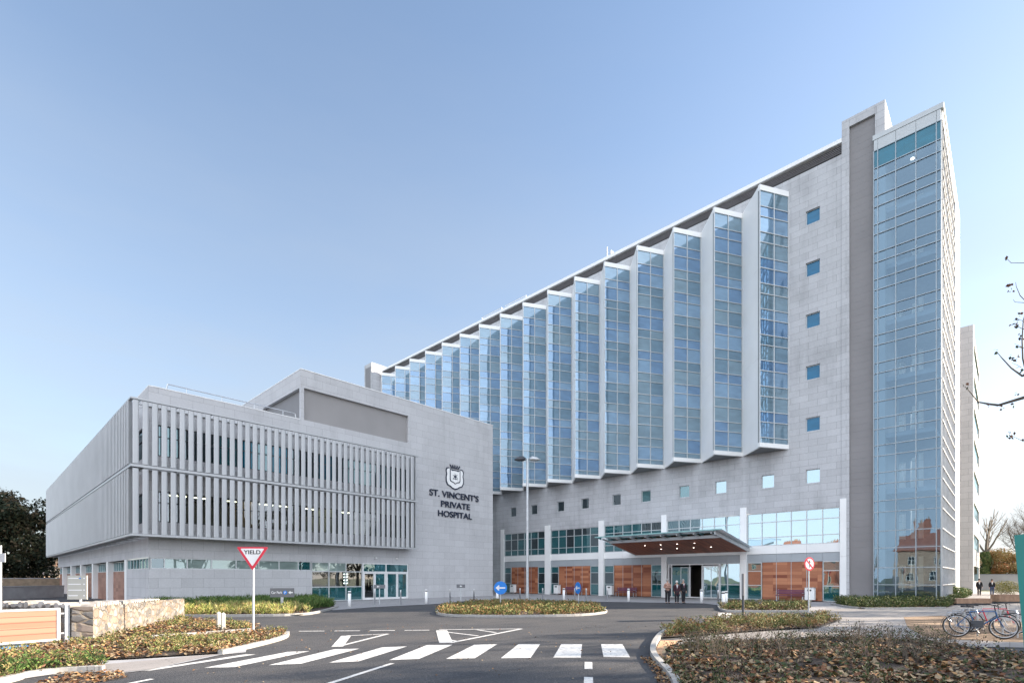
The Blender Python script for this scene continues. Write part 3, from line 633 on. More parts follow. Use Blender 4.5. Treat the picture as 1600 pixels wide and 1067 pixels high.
def screen(ax, pos, a0, a1, z0, z1, pitch=.475):
    mb = MB(); a = a0; W_ = .30
    while a < a1:
        w = W_
        if ax == 'Y':
            c = [(a, pos-.03), (a+.06, pos-.062), (a+w-.06, pos-.062), (a+w, pos-.03), (a+w, pos+.03), (a+w-.06, pos+.062), (a+.06, pos+.062), (a, pos+.03)]
        else:  # on this side the blades are turned almost square to the wall
            ca, sa = math.cos(R_(62)), math.sin(R_(62)); c = [(pos+u*sa-v*ca, a+.15+u*ca+v*sa) for u, v in ((-.15, -.035), (.15, -.035), (.15, .035), (-.15, .035))][::-1]
        mb.prism(c, z0, z1, 'louvre_alu'); a += pitch
    for i, n in enumerate(mb.v): pass
    return mb.build('louvre_screen', wing)
for (z0, z1) in ((4.42, 8.22), (8.5, 12.2)):
    screen('Y', YL, 6.62, 26.4, z0, z1); screen('X', XL, 37.25, 83.6, z0, z1)
mb = MB()
for z, r in ((4.34, .06), (8.38, .07), (12.3, .05)):
    mb.box(XL-.09, 26.85, YL-.09, YL+.09, z-r, z+r, 'louvre_alu'); mb.box(XL-.09, XL+.09, YL+.1, 83.7, z-r, z+r, 'louvre_alu')
    mb.box(XL+.1, 26.7, YW-.14, YW-.02, z-.04, z+.04, 'louvre_alu')
    x = 7.0
    while x < 26.7: mb.box(x, x+.04, YL+.1, YW-.15, z-.05, z+.05, 'louvre_alu'); x += 1.9
    y = 38.6
    while y < 83: mb.box(XL+.1, XW-.02, y, y+.05, z-.05, z+.05, 'louvre_alu'); y += 1.9
    if z < 9:
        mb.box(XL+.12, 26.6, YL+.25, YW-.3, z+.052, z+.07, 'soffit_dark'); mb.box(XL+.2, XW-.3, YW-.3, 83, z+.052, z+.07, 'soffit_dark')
for x in (26.55,): mb.box(x, x+.1, YL-.04, YW, 4.4, 12.25, 'louvre_alu')
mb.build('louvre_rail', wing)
# windows behind the screen
for (z0, z1, low) in ((bandU[2], bandU[3], 0), (bandL[2], bandL[3], 1)):
    mul = [8.1+1.15*k for k in range(1, 16)]
    mb = MB(); frame_rect(mb, 'Y', YW+.12, 8.1, 26.5, z0, z1, mul, [z0+1.2], 'charcoal', .06, .1); fr = mb.build('band_window', wing)
    mb = MB(); e = [8.1]+mul+[26.5]
    for a, b in zip(e[:-1], e[1:]): pane(mb, 'Y', YW+.12, a, b, z0, z1, 'clear_glass' if low else random.choice(['window_teal', 'window_teal', 'stair_spandrel', 'window_dark']))
    mb.build('pane', fr)
    mb = MB(); frame_rect(mb, 'X', XW+.12, 38.6, 83, z0, z1, [38.6+1.5*k for k in range(1, 30)], [z0+1.2], 'charcoal', .06, .1); fr = mb.build('band_window', wing)
    mb = MB(); pane(mb, 'X', XW+.12, 38.6, 83, z0, z1, 'window_dark'); mb.build('pane', fr)
mb = MB()
mb.box(8, 26.6, 44, 44.1, 4.6, 7.8, 'room'); mb.box(8, 26.6, 38.3, 44, 7.5, 7.6, 'room'); mb.box(8, 26.6, 38.3, 44, 4.5, 4.6, 'room'); mb.box(26.6, 26.7, 38.3, 44, 4.5, 7.6, 'room')
mb.box(14, 14.1, 38.6, 44, 4.6, 7.5, 'plant_box'); mb.box(20, 20.1, 38.6, 44, 4.6, 7.5, 'room_light'); mb.build('office_interior', wing)
mb = MB()
for x in (9.5, 11.0, 13.0, 15.4, 16.9, 19.0, 22.0):
    for y in (39.4, 41.4): mb.box(x, x+1.0, y, y+.12, 7.44, 7.47, 'lamp_warm')
mb.build('office_lamp', wing)
# ground floor strip
mul = [8.45, 9.7, 11.1, 12.62, 14.1, 15.5, 16.9]
mb = MB(); frame_rect(mb, 'Y', YW+.1, XW+.1, 17.86, 2.38, 3.07, mul, [], 'frame', .06, .12); fr = mb.build('strip_window', wing)
mb = MB(); e = [XW+.1]+mul+[17.86]
for k, (a, b) in enumerate(zip(e[:-1], e[1:])): pane(mb, 'Y', YW+.1, a, b, 2.38, 3.07, 'window_dark' if k == 0 else ('window_teal' if k == 7 else 'window_blind'))
mb.build('pane', fr)
mb = MB(); frame_rect(mb, 'Y', YW+.1, 17.88, 22.19, .03, 3.05, [19.3, 20.73], [2.32, 1.13], 'frame', .07, .12)
frame_rect(mb, 'Y', YW+.1, 22.2, 26.64, .03, 3.05, [24.4], [2.32], 'white_paint', .09, .12)
for (a, b) in ((22.3, 23.3), (23.32, 24.34), (24.47, 25.5), (25.52, 26.54)): frame_rect(mb, 'Y', YW+.085, a, b, .12, 2.26, [], [], 'white_paint', .09, .07)
fr = mb.build('side_entrance', wing)
mb = MB()
for (a, b) in ((17.9, 19.27), (19.33, 20.7), (20.76, 22.16)):
    pane(mb, 'Y', YW+.1, a, b, .05, 1.1, 'window_teal'); pane(mb, 'Y', YW+.1, a, b, 1.16, 2.29, 'clear_glass'); pane(mb, 'Y', YW+.1, a, b, 2.35, 3.0, 'window_blind' if a < 20 else 'clear_glass')
for (a, b) in ((22.3, 23.3), (23.32, 24.34), (24.47, 25.5), (25.52, 26.54)): pane(mb, 'Y', YW+.1, a, b, .12, 2.26, 'clear_glass' if a < 23 else 'window_teal')
for (a, b) in ((22.3, 24.35), (24.45, 26.55)): pane(mb, 'Y', YW+.1, a, b, 2.36, 2.98, 'window_teal')
mb.build('pane', fr)
mb = MB(); mb.box(17.6, 27, 42.5, 42.6, 0, 3.2, 'room'); mb.box(17.6, 27, 38.3, 42.5, 3.1, 3.2, 'room'); mb.box(17.6, 27, 38.3, 42.5, .0, .02, 'room'); mb.box(17.5, 17.6, 38.3, 42.5, 0, 3.2, 'room')
mb.box(18.1, 18.9, 38.8, 39.5, .02, .85, 'charcoal'); mb.box(20.9, 21.4, 40, 40.4, .02, 1.9, 'plant_box'); mb.box(19.4, 20.6, 41, 41.1, 1, 2.2, 'jacket_tan'); mb.build('lobby', wing)
mb = MB()
for z in (1.35, 1.6, 1.85, 2.1): mb.box(21.6, 21.95, 40, 40.05, z, z+.08, 'lamp_white')
mb.build('lobby_lamp', wing)
for x in (23.3, 25.35):
    mb = MB(); mb.lathe([(0, -.05), (.09, -.04), (.12, .03), (.05, .09), (0, .09)], (x, YW-.16, 3.45), 'white_paint', 12); mb.box(x-.03, x+.03, YW-.14, YW-.01, 3.5, 3.56, 'galv'); mb.build('wall_light', wing)
# left side ground floor: deep bays with pilasters
for k in range(6):
    y = 44.4+7.0*k
    mb = MB(); mb.box(XW, XW+.5, y, y+.75, 0, 3.085, 'white_panel'); mb.build('pilaster', wing)
    mb = MB(); mb.box(XW+.35, XW+.5, y+.751, y+6.999, 0, 2.3, 'wood_pink'); mb.build('wood_panel', wing)
    mb = MB(); frame_rect(mb, 'X', XW+.42, y+.751, y+6.999, 2.31, 3.05, [y+.75+k2*.9 for k2 in range(1, 7)], [], 'frame', .06, .1); fr = mb.build('side_window', wing)
    mb = MB(); pane(mb, 'X', XW+.42, y+.751, y+6.999, 2.31, 3.05, 'window_teal'); mb.build('pane', fr)
mb = MB(); frame_rect(mb, 'X', XW+.1, 38.15, 44.4, 2.38, 3.07, [38.15+.9*k for k in range(1, 7)], [], 'frame', .06, .1); fr = mb.build('side_window', wing)
mb = MB(); pane(mb, 'X', XW+.1, 38.15, 44.4, 2.38, 3.07, 'window_teal'); mb.build('pane', fr)
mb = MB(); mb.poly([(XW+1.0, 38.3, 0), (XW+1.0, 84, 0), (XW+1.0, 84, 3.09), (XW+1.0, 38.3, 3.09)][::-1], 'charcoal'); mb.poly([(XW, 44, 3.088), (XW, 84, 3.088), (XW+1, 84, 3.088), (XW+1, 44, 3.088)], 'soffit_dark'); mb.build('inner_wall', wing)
# roof handrail
mb = MB(); P = [(8.6, 38.6, 13.4), (8.75, 38.6, 14.1), (16.9, 38.6, 14.1), (17.0, 38.6, 13.6)]; mb.path(P, .035, 'steel')
for x in (9.8, 11.9, 14.0, 16.0): mb.tube((x, 38.6, 13.5), (x, 38.6, 14.1), .02, .02, 'steel', 6)
mb.build('handrail', wing)

# hospital lettering and crest ---------------------------------
def text_mesh(s, size, m, depth=.03, bold=.012, align='CENTER'):
    c = bpy.data.curves.new('t', 'FONT'); c.body = s; c.size = size; c.extrude = depth/2; c.offset = bold; c.align_x = align; c.align_y = 'BOTTOM_BASELINE'
    o = bpy.data.objects.new('t', c); COL.objects.link(o); bpy.context.view_layer.update()
    me = bpy.data.meshes.new_from_object(o.evaluated_get(bpy.context.evaluated_depsgraph_get())); bpy.data.objects.remove(o); bpy.data.curves.remove(c)
    me.materials.clear(); me.materials.append(M[m])
    for p in me.polygons: p.material_index = 0
    return me
def text(name, s, loc, size, m, parent=None, rot=(math.pi/2, 0, 0), depth=.03, bold=.0, align='CENTER', width=None):
    me = text_mesh(s, size, m, depth, bold, align)
    if width:
        xs = [v.co.x for v in me.vertices]; w = max(xs)-min(xs); k = width/w
        for v in me.vertices: v.co.x *= k
    o = bpy.data.objects.new(name, me); COL.objects.link(o); o.parent = parent; o.location = loc; o.rotation_euler = rot
    return o
hs = thing('hospital_sign', 'crest above dark raised letters reading ST. VINCENT\'S PRIVATE HOSPITAL', 'sign', (31.86, YW-.03, 9.3))
text('lettering', "ST. VINCENT'S", (0, -.04, .03), .82, 'navy', hs, depth=.08, bold=.007, width=6.0)
text('lettering', 'PRIVATE', (.08, -.04, -.87), .78, 'navy', hs, depth=.08, bold=.007, width=3.55)
text('lettering', 'HOSPITAL', (.02, -.04, -1.77), .78, 'navy', hs, depth=.08, bold=.007, width=4.15)
def plate(mb, pts, y0, y1, m):  # extruded outline in XZ
    n = len(pts); a = [(p[0], y0, p[1]) for p in pts]; b = [(p[0], y1, p[1]) for p in pts]
    mb.faces(a+b, [tuple(range(n)), tuple(reversed(range(n, 2*n)))], m); mb.faces(a+b, [(i, n+i, n+(i+1) % n, (i+1) % n) for i in range(n)], m)
def sh(sx, sz, cz):
    h = [(0, -1.0), (.28, -.92), (.5, -.78), (.82, -.66), (.97, -.4), (1, -.05), (.93, .3), (1, .6), (.9, .82), (.62, .86), (.45, .72)]
    p = [(x*sx, z*sz+cz) for x, z in h]; return p+[(-x, z) for x, z in reversed(p[1:])]
mb = MB(); plate(mb, sh(1.12, 1.1, 1.95), -.02, .0, 'navy'); cr = mb.build('crest', hs, world=False)
mb = MB(); plate(mb, sh(1.0, .98, 1.95), -.035, -.021, 'white_panel'); mb.build('crest_scroll', cr, world=False)
def shi(sx, sz, cz):
    h = [(0, -1), (.3, -.82), (.85, -.7), (1, -.5), (1, .9), (.7, .75), (.3, .82)]
    p = [(x*sx, z*sz+cz) for x, z in h]; return p+[(-x, z) for x, z in reversed(p[1:])]
mb = MB(); plate(mb, shi(.64, .74, 2.1), -.06, -.036, 'navy'); mb.build('shield_border', cr, world=False)
mb = MB(); plate(mb, shi(.55, .65, 2.1), -.07, -.061, 'white_panel'); mb.build('shield_field', cr, world=False)
mb = MB()
for a in range(6):
    t = R_(90+60*a+8); plate(mb, [(0, 2.1), (.1*math.cos(t-.5), 2.1+.12*math.sin(t-.5)), (.36*math.cos(t), 2.1+.33*math.sin(t)), (.1*math.cos(t+.5), 2.1+.12*math.sin(t+.5))], -.08, -.0701-.0004*a, 'navy')
plate(mb, [(-.36, 1.84), (.36, 1.84), (.25, 1.9), (-.25, 1.9)], -.08, -.0701, 'navy')
for x in (-.6, -.3, 0, .3, .6): plate(mb, [(x*.75-.06, 2.94), (x*.75+.06, 2.94), (x+.07, 3.2), (x, 3.12), (x-.07, 3.2)], -.05, -.01, 'navy')
plate(mb, [(-.55, 2.86), (.55, 2.86), (.52, 2.94), (-.52, 2.94)], -.05, -.01, 'navy')
mb.build('emblem', cr, world=False)

# =================================================================== REAR BLOCK
rb = thing('rear_block', 'distant pale stone hospital block rising behind the glazed stair tower', 'building', (81.4, 3.13, 0))
mb = MB(); wall(mb, 'X', 81.4, 3.13, 30, 0, 31.5, 'granite_rear'); mb.build('wall', rb)
mb = MB(); wall(mb, 'Y', 3.13, 81.4, 100, 0, 31.2, 'granite_rear', [(84, 99, 1.4+3.9*k, 3.3+3.9*k) for k in range(8)], .12)
mb.box(81.41, 100, 3.14, 30, 31.2, 31.5, 'granite_rear'); mb.box(81.38, 81.7, 3.05, 3.128, 0, 31.5, 'white_paint'); mb.build('gable_wall', rb)
mb = MB()
for k in range(8): pane(mb, 'Y', 3.24, 84, 99, 1.4+3.9*k, 3.3+3.9*k, 'window_pale')
mb.build('glazing', rb)
#GROUND
def ep(u, v, d): a = (u-800)/FPX; b = (HYP-v)/FPX; return Vector(((FX+FY*a)*d, (FY-FX*a)*d, CAMH+b*d))
# =================================================================== GROUND
def pip(P, poly):
    x, y = P[:, 0], P[:, 1]; ins = np.zeros(len(P), bool); n = len(poly); j = n-1
    for i in range(n):
        xi, yi = poly[i]; xj, yj = poly[j]
        c = ((yi > y) != (yj > y)) & (x < (xj-xi)*(y-yi)/(yj-yi+1e-12)+xi); ins ^= c; j = i
    return ins
def gp(pts, z=0.0): return [G(u, v, z) for u, v in pts]
def sheet(name, poly, z, m, thick=0):
    bm = bmesh.new(); vs = [bm.verts.new((x, y, z)) for x, y in poly]; f = bm.faces.new(vs); bm.normal_update()
    if f.normal.z < 0: f.normal_flip()
    bmesh.ops.triangulate(bm, faces=[f])
    mb = MB()
    for f in bm.faces: mb.poly([v.co for v in f.verts], m)
    bm.free(); return struct(mb, name)
def smooth(pts, closed=False, it=2):
    for _ in range(it):
        q = []; n = len(pts)
        if not closed: q.append(pts[0])
        for i in range(n if closed else n-1):
            a, b = pts[i], pts[(i+1) % n]; q += [(a[0]*.75+b[0]*.25, a[1]*.75+b[1]*.25), (a[0]*.25+b[0]*.75, a[1]*.25+b[1]*.75)]
        if not closed: q.append(pts[-1])
        pts = q
    return pts
def kerb(pts, closed=False, w=.13, h=.11, m='kerb', name='kerb'):
    """kerb stones about 0.9 m long with open joints, following a line on the ground"""
    mb = MB(); P = [Vector((p[0], p[1], 0)) for p in pts]
    if closed: P.append(P[0].copy())
    for a, b in zip(P[:-1], P[1:]):
        L = (b-a).length
        if L < .02: continue
        n = max(1, round(L/.9)); d = (b-a)/n
        for k in range(n):
            c = a+d*k; hh = h+random.uniform(-.004, .004)
            mb.obox((c.x, c.y, hh/2-.02), (d.x, d.y, 0), w, hh+.04, d.length-(.008 if n > 1 else 0)+(.02 if n == 1 else 0), m)
    return struct(mb, name)
mb = MB(); mb.poly([(-900, -900, -.03), (1100, -900, -.03), (1100, 1100, -.03), (-900, 1100, -.03)], 'grass_ground'); struct(mb, 'ground')
mb = MB(); mb.poly([(-70, -60, 0), (62, -60, 0), (62, 110, 0), (-70, 110, 0)], 'asphalt'); struct(mb, 'road')
# paving round the hospital
plaza = [(17.9, YW-.02), (36.9, YW-.02), (36.9, 46.2), (XT-.1, 46.2), (XT-.1, 7.0), G(1345, 950), G(1262, 954), G(1180, 950), G(1122, 945), G(1100, 942.5), G(1040, 941.5), G(982, 940.5), G(916, 939.5), G(848, 938.5), G(812, 938), (30.5, 31.4), (27.0, 31.0), G(703, 942), G(666, 944), G(626, 946), G(586, 948), G(546, 951), G(520, 953)]
sheet('pavement', plaza, .012, 'paving')
sheet('plaza', gp([(1262, 954), (1345, 949), (1480, 944), (1500, 930), (1510, 924), (1590, 924), (1640, 950), (1690, 1010), (1600, 1012), (1500, 1010), (1430, 1003), (1330, 998), (1200, 1003), (1100, 1010), (1050, 1012), (1052, 1000), (1110, 993), (1200, 986), (1278, 982), (1315, 969), (1262, 962)]), .016, 'paving_plaza')
sheet('gravel_path', gp([(1412, 964), (1470, 962), (1600, 972), (1640, 1000), (1600, 1004), (1500, 1000), (1442, 994), (1418, 980)]), .02, 'gravel_brown')
sheet('tactile_paving', gp([(1032, 1001), (1060, 1001), (1052, 1010), (1044, 1024), (1021, 1022)]), .02, 'tactile')
sheet('concrete_apron', gp([(0, 1045), (60, 1037), (200, 1029), (350, 1019), (386, 1012), (384, 1019), (345, 1023), (232, 1047), (185, 1052), (140, 1049), (100, 1051), (40, 1060), (0, 1068)]), .012, 'concrete')
sheet('tactile_strip', gp([(165, 1038), (345, 1021.5), (300, 1031), (232, 1046.5), (185, 1051), (150, 1046)]), .016, 'tactile_grey')
sheet('side_path', gp([(-60, 1016), (50, 1010), (108, 1002), (136, 1001), (237, 997), (390, 986), (402, 988), (325, 993.5), (237, 1001), (107, 1008), (50, 1016), (-60, 1024)]), .014, 'concrete')
sheet('gate_drive', gp([(-300, 990), (100, 985), (110, 1004), (50, 1012), (-60, 1020), (-300, 1060)]), .01, 'concrete')
# planting beds: soil + kerbs
BED = {}
def bed(key, poly, kerbs=(), z=.06):
    BED[key] = poly; sheet('planting_bed', poly, z, 'soil')
    for k in kerbs: kerb(smooth(k) if len(k) > 3 else k)
isl = smooth(gp([(680, 957), (690, 962), (730, 963.6), (800, 964), (880, 963), (925, 961), (952, 956.5), (935, 950), (890, 945.5), (830, 943.5), (760, 944), (705, 948)]), True, 2)
bed('island', isl); kerb(isl, True)
bb = gp([(225, 964), (270, 963.5), (400, 963), (470, 961.5), (500, 957), (527, 949)])
bed('building', bb+[(18.3, YW-.05), (7.7, YW-.05), (5.5, 38)], (bb,))
l1 = gp([(135, 1001), (237, 997), (390, 986), (408, 980), (385, 975), (330, 971), (268, 966), (200, 980)])
bed('wallside', l1, (gp([(237, 997.5), (320, 991.5), (391, 986.3)]),), .05)
l2k = gp([(449, 991), (447, 996), (430, 1002), (390, 1012), (345, 1022)])
l2 = gp([(-40, 1026), (50, 1014), (107, 1007), (237, 1001), (325, 993.5), (402, 988), (430, 986.5), (447, 989)])+l2k[1:]+gp([(200, 1031), (87, 1035), (-40, 1048)])
bed('verge', l2, (l2k,), .05)
l3k = gp([(-30, 1075), (20, 1064), (40, 1057), (100, 1050.5), (160, 1048)])
bed('corner', gp([(-40, 1050), (60, 1039), (150, 1036), (165, 1045)])+l3k[::-1], (l3k,), .05)
rk = gp([(1049, 984), (1033, 992), (1024, 1004), (1019, 1018), (1023, 1030), (1038, 1046), (1052, 1062), (1060, 1080), (1068, 1110)])
kerb(smooth(rk, it=2), h=.12)
bed('right_back', gp([(1034, 998), (1107, 992), (1200, 985), (1275, 981), (1312, 969), (1290, 966), (1200, 969), (1125, 973), (1075, 978), (1048, 986)]), (), .05)
bed('right_front', gp([(1030, 1029), (1050, 1010), (1100, 1007), (1200, 1001), (1330, 998), (1430, 1003), (1500, 1012), (1640, 1034), (1800, 1120), (1068, 1120), (1058, 1075), (1040, 1046)]), (), .06)
ck = gp([(1122, 946), (1127, 955), (1150, 956), (1262, 956)])
bed('door_bed', gp([(1124, 946), (1130, 954.5), (1262, 955), (1262, 945), (1140, 944)]), (ck,), .05)
bed('stair_bed', gp([(1300, 944), (1345, 951.5), (1400, 951), (1476, 950), (1500, 943), (1500, 936), (1483, 942)])+[(XT-.15, SYE-.2), (XT-.15, 7.2)], (gp([(1300, 945), (1345, 952), (1400, 951.5), (1476, 950.5)]),), .05)
# painted markings
def marks(name, polys, z=.006):
    mb = MB()
    for p in polys:
        q = gp(p); a = sum(q[i][0]*q[(i+1) % len(q)][1]-q[(i+1) % len(q)][0]*q[i][1] for i in range(len(q)))
        if a < 0: q = q[::-1]
        mb.poly([(x, y, z) for x, y in q], 'road_paint')
    return struct(mb, name)
zeb = [[(215,1048),(234,1047.5),(400,1022),(382,1022)], [(319,1043),(366,1042),(484,1017),(450,1018)], [(419,1039),(471,1036.5),(562,1013),(522,1014)],
 [(514,1035),(560,1033),(636,1009.5),(597,1011)], [(608,1031),(655,1029),(707,1007),(667,1007.5)], [(697,1029),(742,1028),(777,1006),(741,1007)],
 [(782.5,1028),(829,1027.5),(844,1006),(810,1006)], [(864.5,1027),(907.5,1027),(909.5,1006),(877,1006)], [(943,1026),(984.5,1026.5),(972.5,1006),(939,1006)]]
marks('zebra_crossing', zeb)
def line(a, b, w, n=1, gap=0):  # ground line between two pixels, metres wide
    A, B = Vector(G(*a)), Vector(G(*b)); d = B-A; r = Vector((-d.y, d.x)).normalized()*w/2; res = []
    for k in range(n):
        t0, t1 = k/n, (k+1-gap)/n; p, q = A+d*t0, A+d*t1; res.append([p-r, q-r, q+r, p+r])
    return res
mb = MB()
for q in (line((613, 1036), (519, 1066), .11)+line((519, 1066), (440, 1092), .11)+line((238, 1060.5), (150, 1078), .11)+line((919.5, 1034), (919.5, 1045), .16)+line((919.5, 1057.5), (919.5, 1080), .16)
          +line((467, 985.8), (686, 984), .16, 4, .28)+line((686, 983.3), (815, 982), .14)+line((815, 982), (703, 1004), .14)+line((690, 984.5), (697, 1004), .38)
          +line((697, 987), (747, 993), .12)+line((745, 983.5), (775, 988), .12)+line((700, 999), (714, 1001.5), .12)
          +line((541, 993), (527, 1010), .30)+line((541, 993), (606, 990), .13)+line((606, 990), (527, 1010), .13)
          +line((1127, 957), (1126, 967), .32)+line((1139, 957.5), (1140, 966), .3)+line((1150, 959), (1262, 959), .10)+line((1160, 965), (1262, 964), .1)):
    mb.poly([(p[0], p[1], .007+.0005*len(mb.f)/10) for p in q], 'road_paint')
struct(mb, 'road_markings')

# =================================================================== PLANTING (nobody could count it)
def cmat(name, cols):
    return [mat(name+str(i), c, .75, nscale=20, namt=.2, spec=.25) for i, c in enumerate(cols)]
LEAFM = cmat('fallen_leaf', [(.26, .13, .055), (.34, .20, .09), (.16, .075, .04), (.25, .19, .12), (.09, .06, .04), (.34, .26, .16)])
GREENM = cmat('shrub_leaf', [(.07, .11, .03), (.12, .15, .045), (.20, .19, .07), (.05, .075, .025), (.26, .21, .09), (.16, .08, .05)])
GOLDM = cmat('gold_leaf', [(.25, .22, .08), (.30, .26, .12), (.15, .16, .05), (.26, .17, .08), (.10, .12, .04)])
DARKM = cmat('dark_leaf', [(.045, .06, .025), (.07, .085, .035), (.10, .07, .055), (.03, .04, .02), (.13, .12, .06), (.16, .09, .05)])
GRASSM = cmat('blade', [(.06, .12, .03), (.10, .17, .04), (.04, .08, .02), (.13, .17, .05)])
GRASSY = cmat('yellow_blade', [(.36, .35, .11), (.28, .30, .08), (.42, .38, .17), (.2, .25, .06), (.42, .28, .12)])
def rawmesh(name, V, F, mi, mats):
    me = bpy.data.meshes.new(name); nv, nf, k = len(V), len(F), F.shape[1]
    me.vertices.add(nv); me.vertices.foreach_set('co', V.astype(np.float32).ravel())
    me.loops.add(nf*k); me.loops.foreach_set('vertex_index', F.astype(np.int32).ravel())
    me.polygons.add(nf); me.polygons.foreach_set('loop_start', np.arange(0, nf*k, k, dtype=np.int32)); me.polygons.foreach_set('loop_total', np.full(nf, k, dtype=np.int32))
    for m in mats: me.materials.append(m)
    me.polygons.foreach_set('material_index', mi.astype(np.int32)); me.update(calc_edges=True); me.validate()
    return me
def leafquads(C, N, T, L, Wd):
    """quads (diamond leaves) centred C, along T, normal N"""
    B = np.cross(N, T); B /= np.linalg.norm(B, axis=1, keepdims=True)+1e-9
    L = L[:, None]; Wd = Wd[:, None]
    V = np.stack([C-T*L/2, C+B*Wd/2-T*L*.05+N*L*.08, C+T*L/2, C-B*Wd/2-T*L*.05+N*L*.08], 1).reshape(-1, 3)
    F = np.arange(len(V)).reshape(-1, 4); return V, F
def unit(a): return a/(np.linalg.norm(a, axis=1, keepdims=True)+1e-9)
def sample(poly, n, power=0.0):
    P = np.array([(p[0], p[1]) for p in poly]); lo, hi = P.min(0), P.max(0); out_ = []; tot = 0
    while tot < n:
        q = rng.uniform(lo, hi, (n*3, 2)); q = q[pip(q, poly)]
        if power:
            d = np.hypot(q[:, 0], q[:, 1]); q = q[rng.random(len(q)) < (d.min()/d)**power]
        out_.append(q); tot += len(q)
    return np.concatenate(out_)[:n]
def lownoise(P, s=1.0):
    x, y = P[:, 0]*s, P[:, 1]*s
    return .5+.25*(np.sin(1.7*x+.6*y+1)+np.sin(-1.1*x+2.3*y+2.2)*.6+np.sin(3.1*x-2.7*y)*.4)
def litter(name, poly, n, z, size, mats, power=1.0, lift=.05, bare=None):
    P = sample(poly, n, power)
    if bare is not None: P = P[lownoise(P, 1.6)*.6+lownoise(P+5, 4.1)*.4+rng.normal(0, .07, len(P)) > bare]
    m = len(P); C = np.c_[P, z+rng.random(m)**2*lift+.012]
    N_ = unit(np.c_[rng.normal(0, .45, m), rng.normal(0, .45, m), np.ones(m)]); T = unit(np.cross(N_, unit(rng.normal(0, 1, (m, 3)))))
    L = rng.uniform(.6, 1.3, m)*size; V, F = leafquads(C, N_, T, L, L*rng.uniform(.5, .9, m))
    o = bpy.data.objects.new(name, rawmesh(name, V, F, rng.integers(0, len(mats), m), mats)); COL.objects.link(o); o['kind'] = 'stuff'; return o
def shrubs(name, poly, nclump, per, height, spread, leaf, mats, z=.06, power=0.0, up=.8, wts=None, aspect=.4, thresh=None):
    P = sample(poly, nclump, power)
    if thresh is not None: P = P[lownoise(P, .8)+rng.normal(0, .12, len(P)) > thresh]
    k = len(P); hs_ = height*rng.uniform(.55, 1.25, k)
    idx = np.repeat(np.arange(k), per); m = len(idx)
    t = rng.random(m); ang = rng.uniform(0, 2*np.pi, m); rad = spread*np.sqrt(rng.random(m))*(.35+.65*np.sqrt(t))
    C = np.c_[P[idx, 0]+rad*np.cos(ang), P[idx, 1]+rad*np.sin(ang), z+hs_[idx]*t+.02]
    T = unit(np.c_[np.cos(ang)*.7+rng.normal(0, .3, m), np.sin(ang)*.7+rng.normal(0, .3, m), up*rng.uniform(.2, 1.4, m)])
    N_ = unit(np.cross(T, unit(rng.normal(0, 1, (m, 3))))); L = leaf*rng.uniform(.6, 1.4, m)
    V, F = leafquads(C, N_, T, L, L*aspect)
    base = rng.integers(0, len(mats), k)[idx]; own = rng.integers(0, len(mats), m)
    mi = np.where(rng.random(m) < .45, base, own)
    o = bpy.data.objects.new(name, rawmesh(name, V, F, mi, mats)); COL.objects.link(o); o['kind'] = 'stuff'; return o
litter('leaf_litter', BED['right_front'], 11000, .06, .12, LEAFM+DARKM[:2], 1.2, .09, bare=.42)
litter('leaf_litter', BED['right_front'], 7000, .06, .065, [LEAFM[2], LEAFM[4], DARKM[2], DARKM[3]], 1.2, .05, bare=.36)
shrubs('ground_cover', BED['right_front'], 300, 30, .26, .18, .06, DARKM, power=.5, thresh=.56)
shrubs('ground_cover', BED['right_front'], 120, 30, .55, .10, .055, DARKM[:3], power=.3, up=1.6, thresh=.45)
shrubs('ground_cover', gp([(1060, 1009), (1200, 1002), (1330, 998.5), (1430, 1003), (1500, 1012), (1440, 1022), (1250, 1018), (1100, 1024)]), 170, 46, .36, .17, .055, DARKM+GREENM[:1], power=.3, thresh=.45)
shrubs('ground_cover', BED['right_back'], 330, 60, .30, .22, .075, GREENM+GOLDM[:2]+LEAFM[:1], thresh=.36)
mb = MB(); random.seed(9)
for (x, y) in sample(gp([(1060, 1012), (1200, 1003), (1330, 1000), (1430, 1005), (1500, 1014), (1480, 1045), (1200, 1040), (1080, 1035)]), 150):
    for _ in range(random.randint(2, 5)):
        a = random.uniform(0, 6.28); s_ = random.uniform(.05, .25); h_ = random.uniform(.25, .62)
        p1 = (x+math.cos(a)*s_*.5, y+math.sin(a)*s_*.5, .06+h_*.6); mb.tube((x, y, .05), p1, .005, .004, 'bark', 3, False); mb.tube(p1, (x+math.cos(a)*s_*1.3, y+math.sin(a)*s_*1.3, .06+h_), .004, .002, 'bark', 3, False)
        if random.random() < .7: mb.tube(p1, (x+math.cos(a+1.5)*s_, y+math.sin(a+1.5)*s_, .06+h_*.95), .003, .002, 'bark', 3, False)
struct(mb, 'ground_cover', 'stuff')
litter('leaf_litter', BED['right_back'], 4500, .05, .09, LEAFM, 0)
litter('leaf_litter', BED['wallside'], 4500, .05, .085, LEAFM, 0, .12); shrubs('ground_cover', BED['wallside'], 90, 40, .15, .2, .075, GOLDM+GREENM[:2], z=.05, thresh=.3)
litter('leaf_litter', BED['verge'], 11000, .05, .09, LEAFM, .6, .12, bare=.36); shrubs('ground_cover', BED['verge'], 380, 38, .17, .17, .06, GOLDM+GREENM[:3], z=.05, thresh=.45)
litter('leaf_litter', BED['corner'], 1200, .05, .07, LEAFM[2:], .6); shrubs('ground_cover', BED['corner'], 60, 60, .26, .18, .07, GRASSM+GREENM, z=.05)
litter('leaf_litter', gp([(100, 1052), (190, 1049), (200, 1058), (150, 1068), (60, 1085), (20, 1085)]), 900, .0, .07, LEAFM, .6)
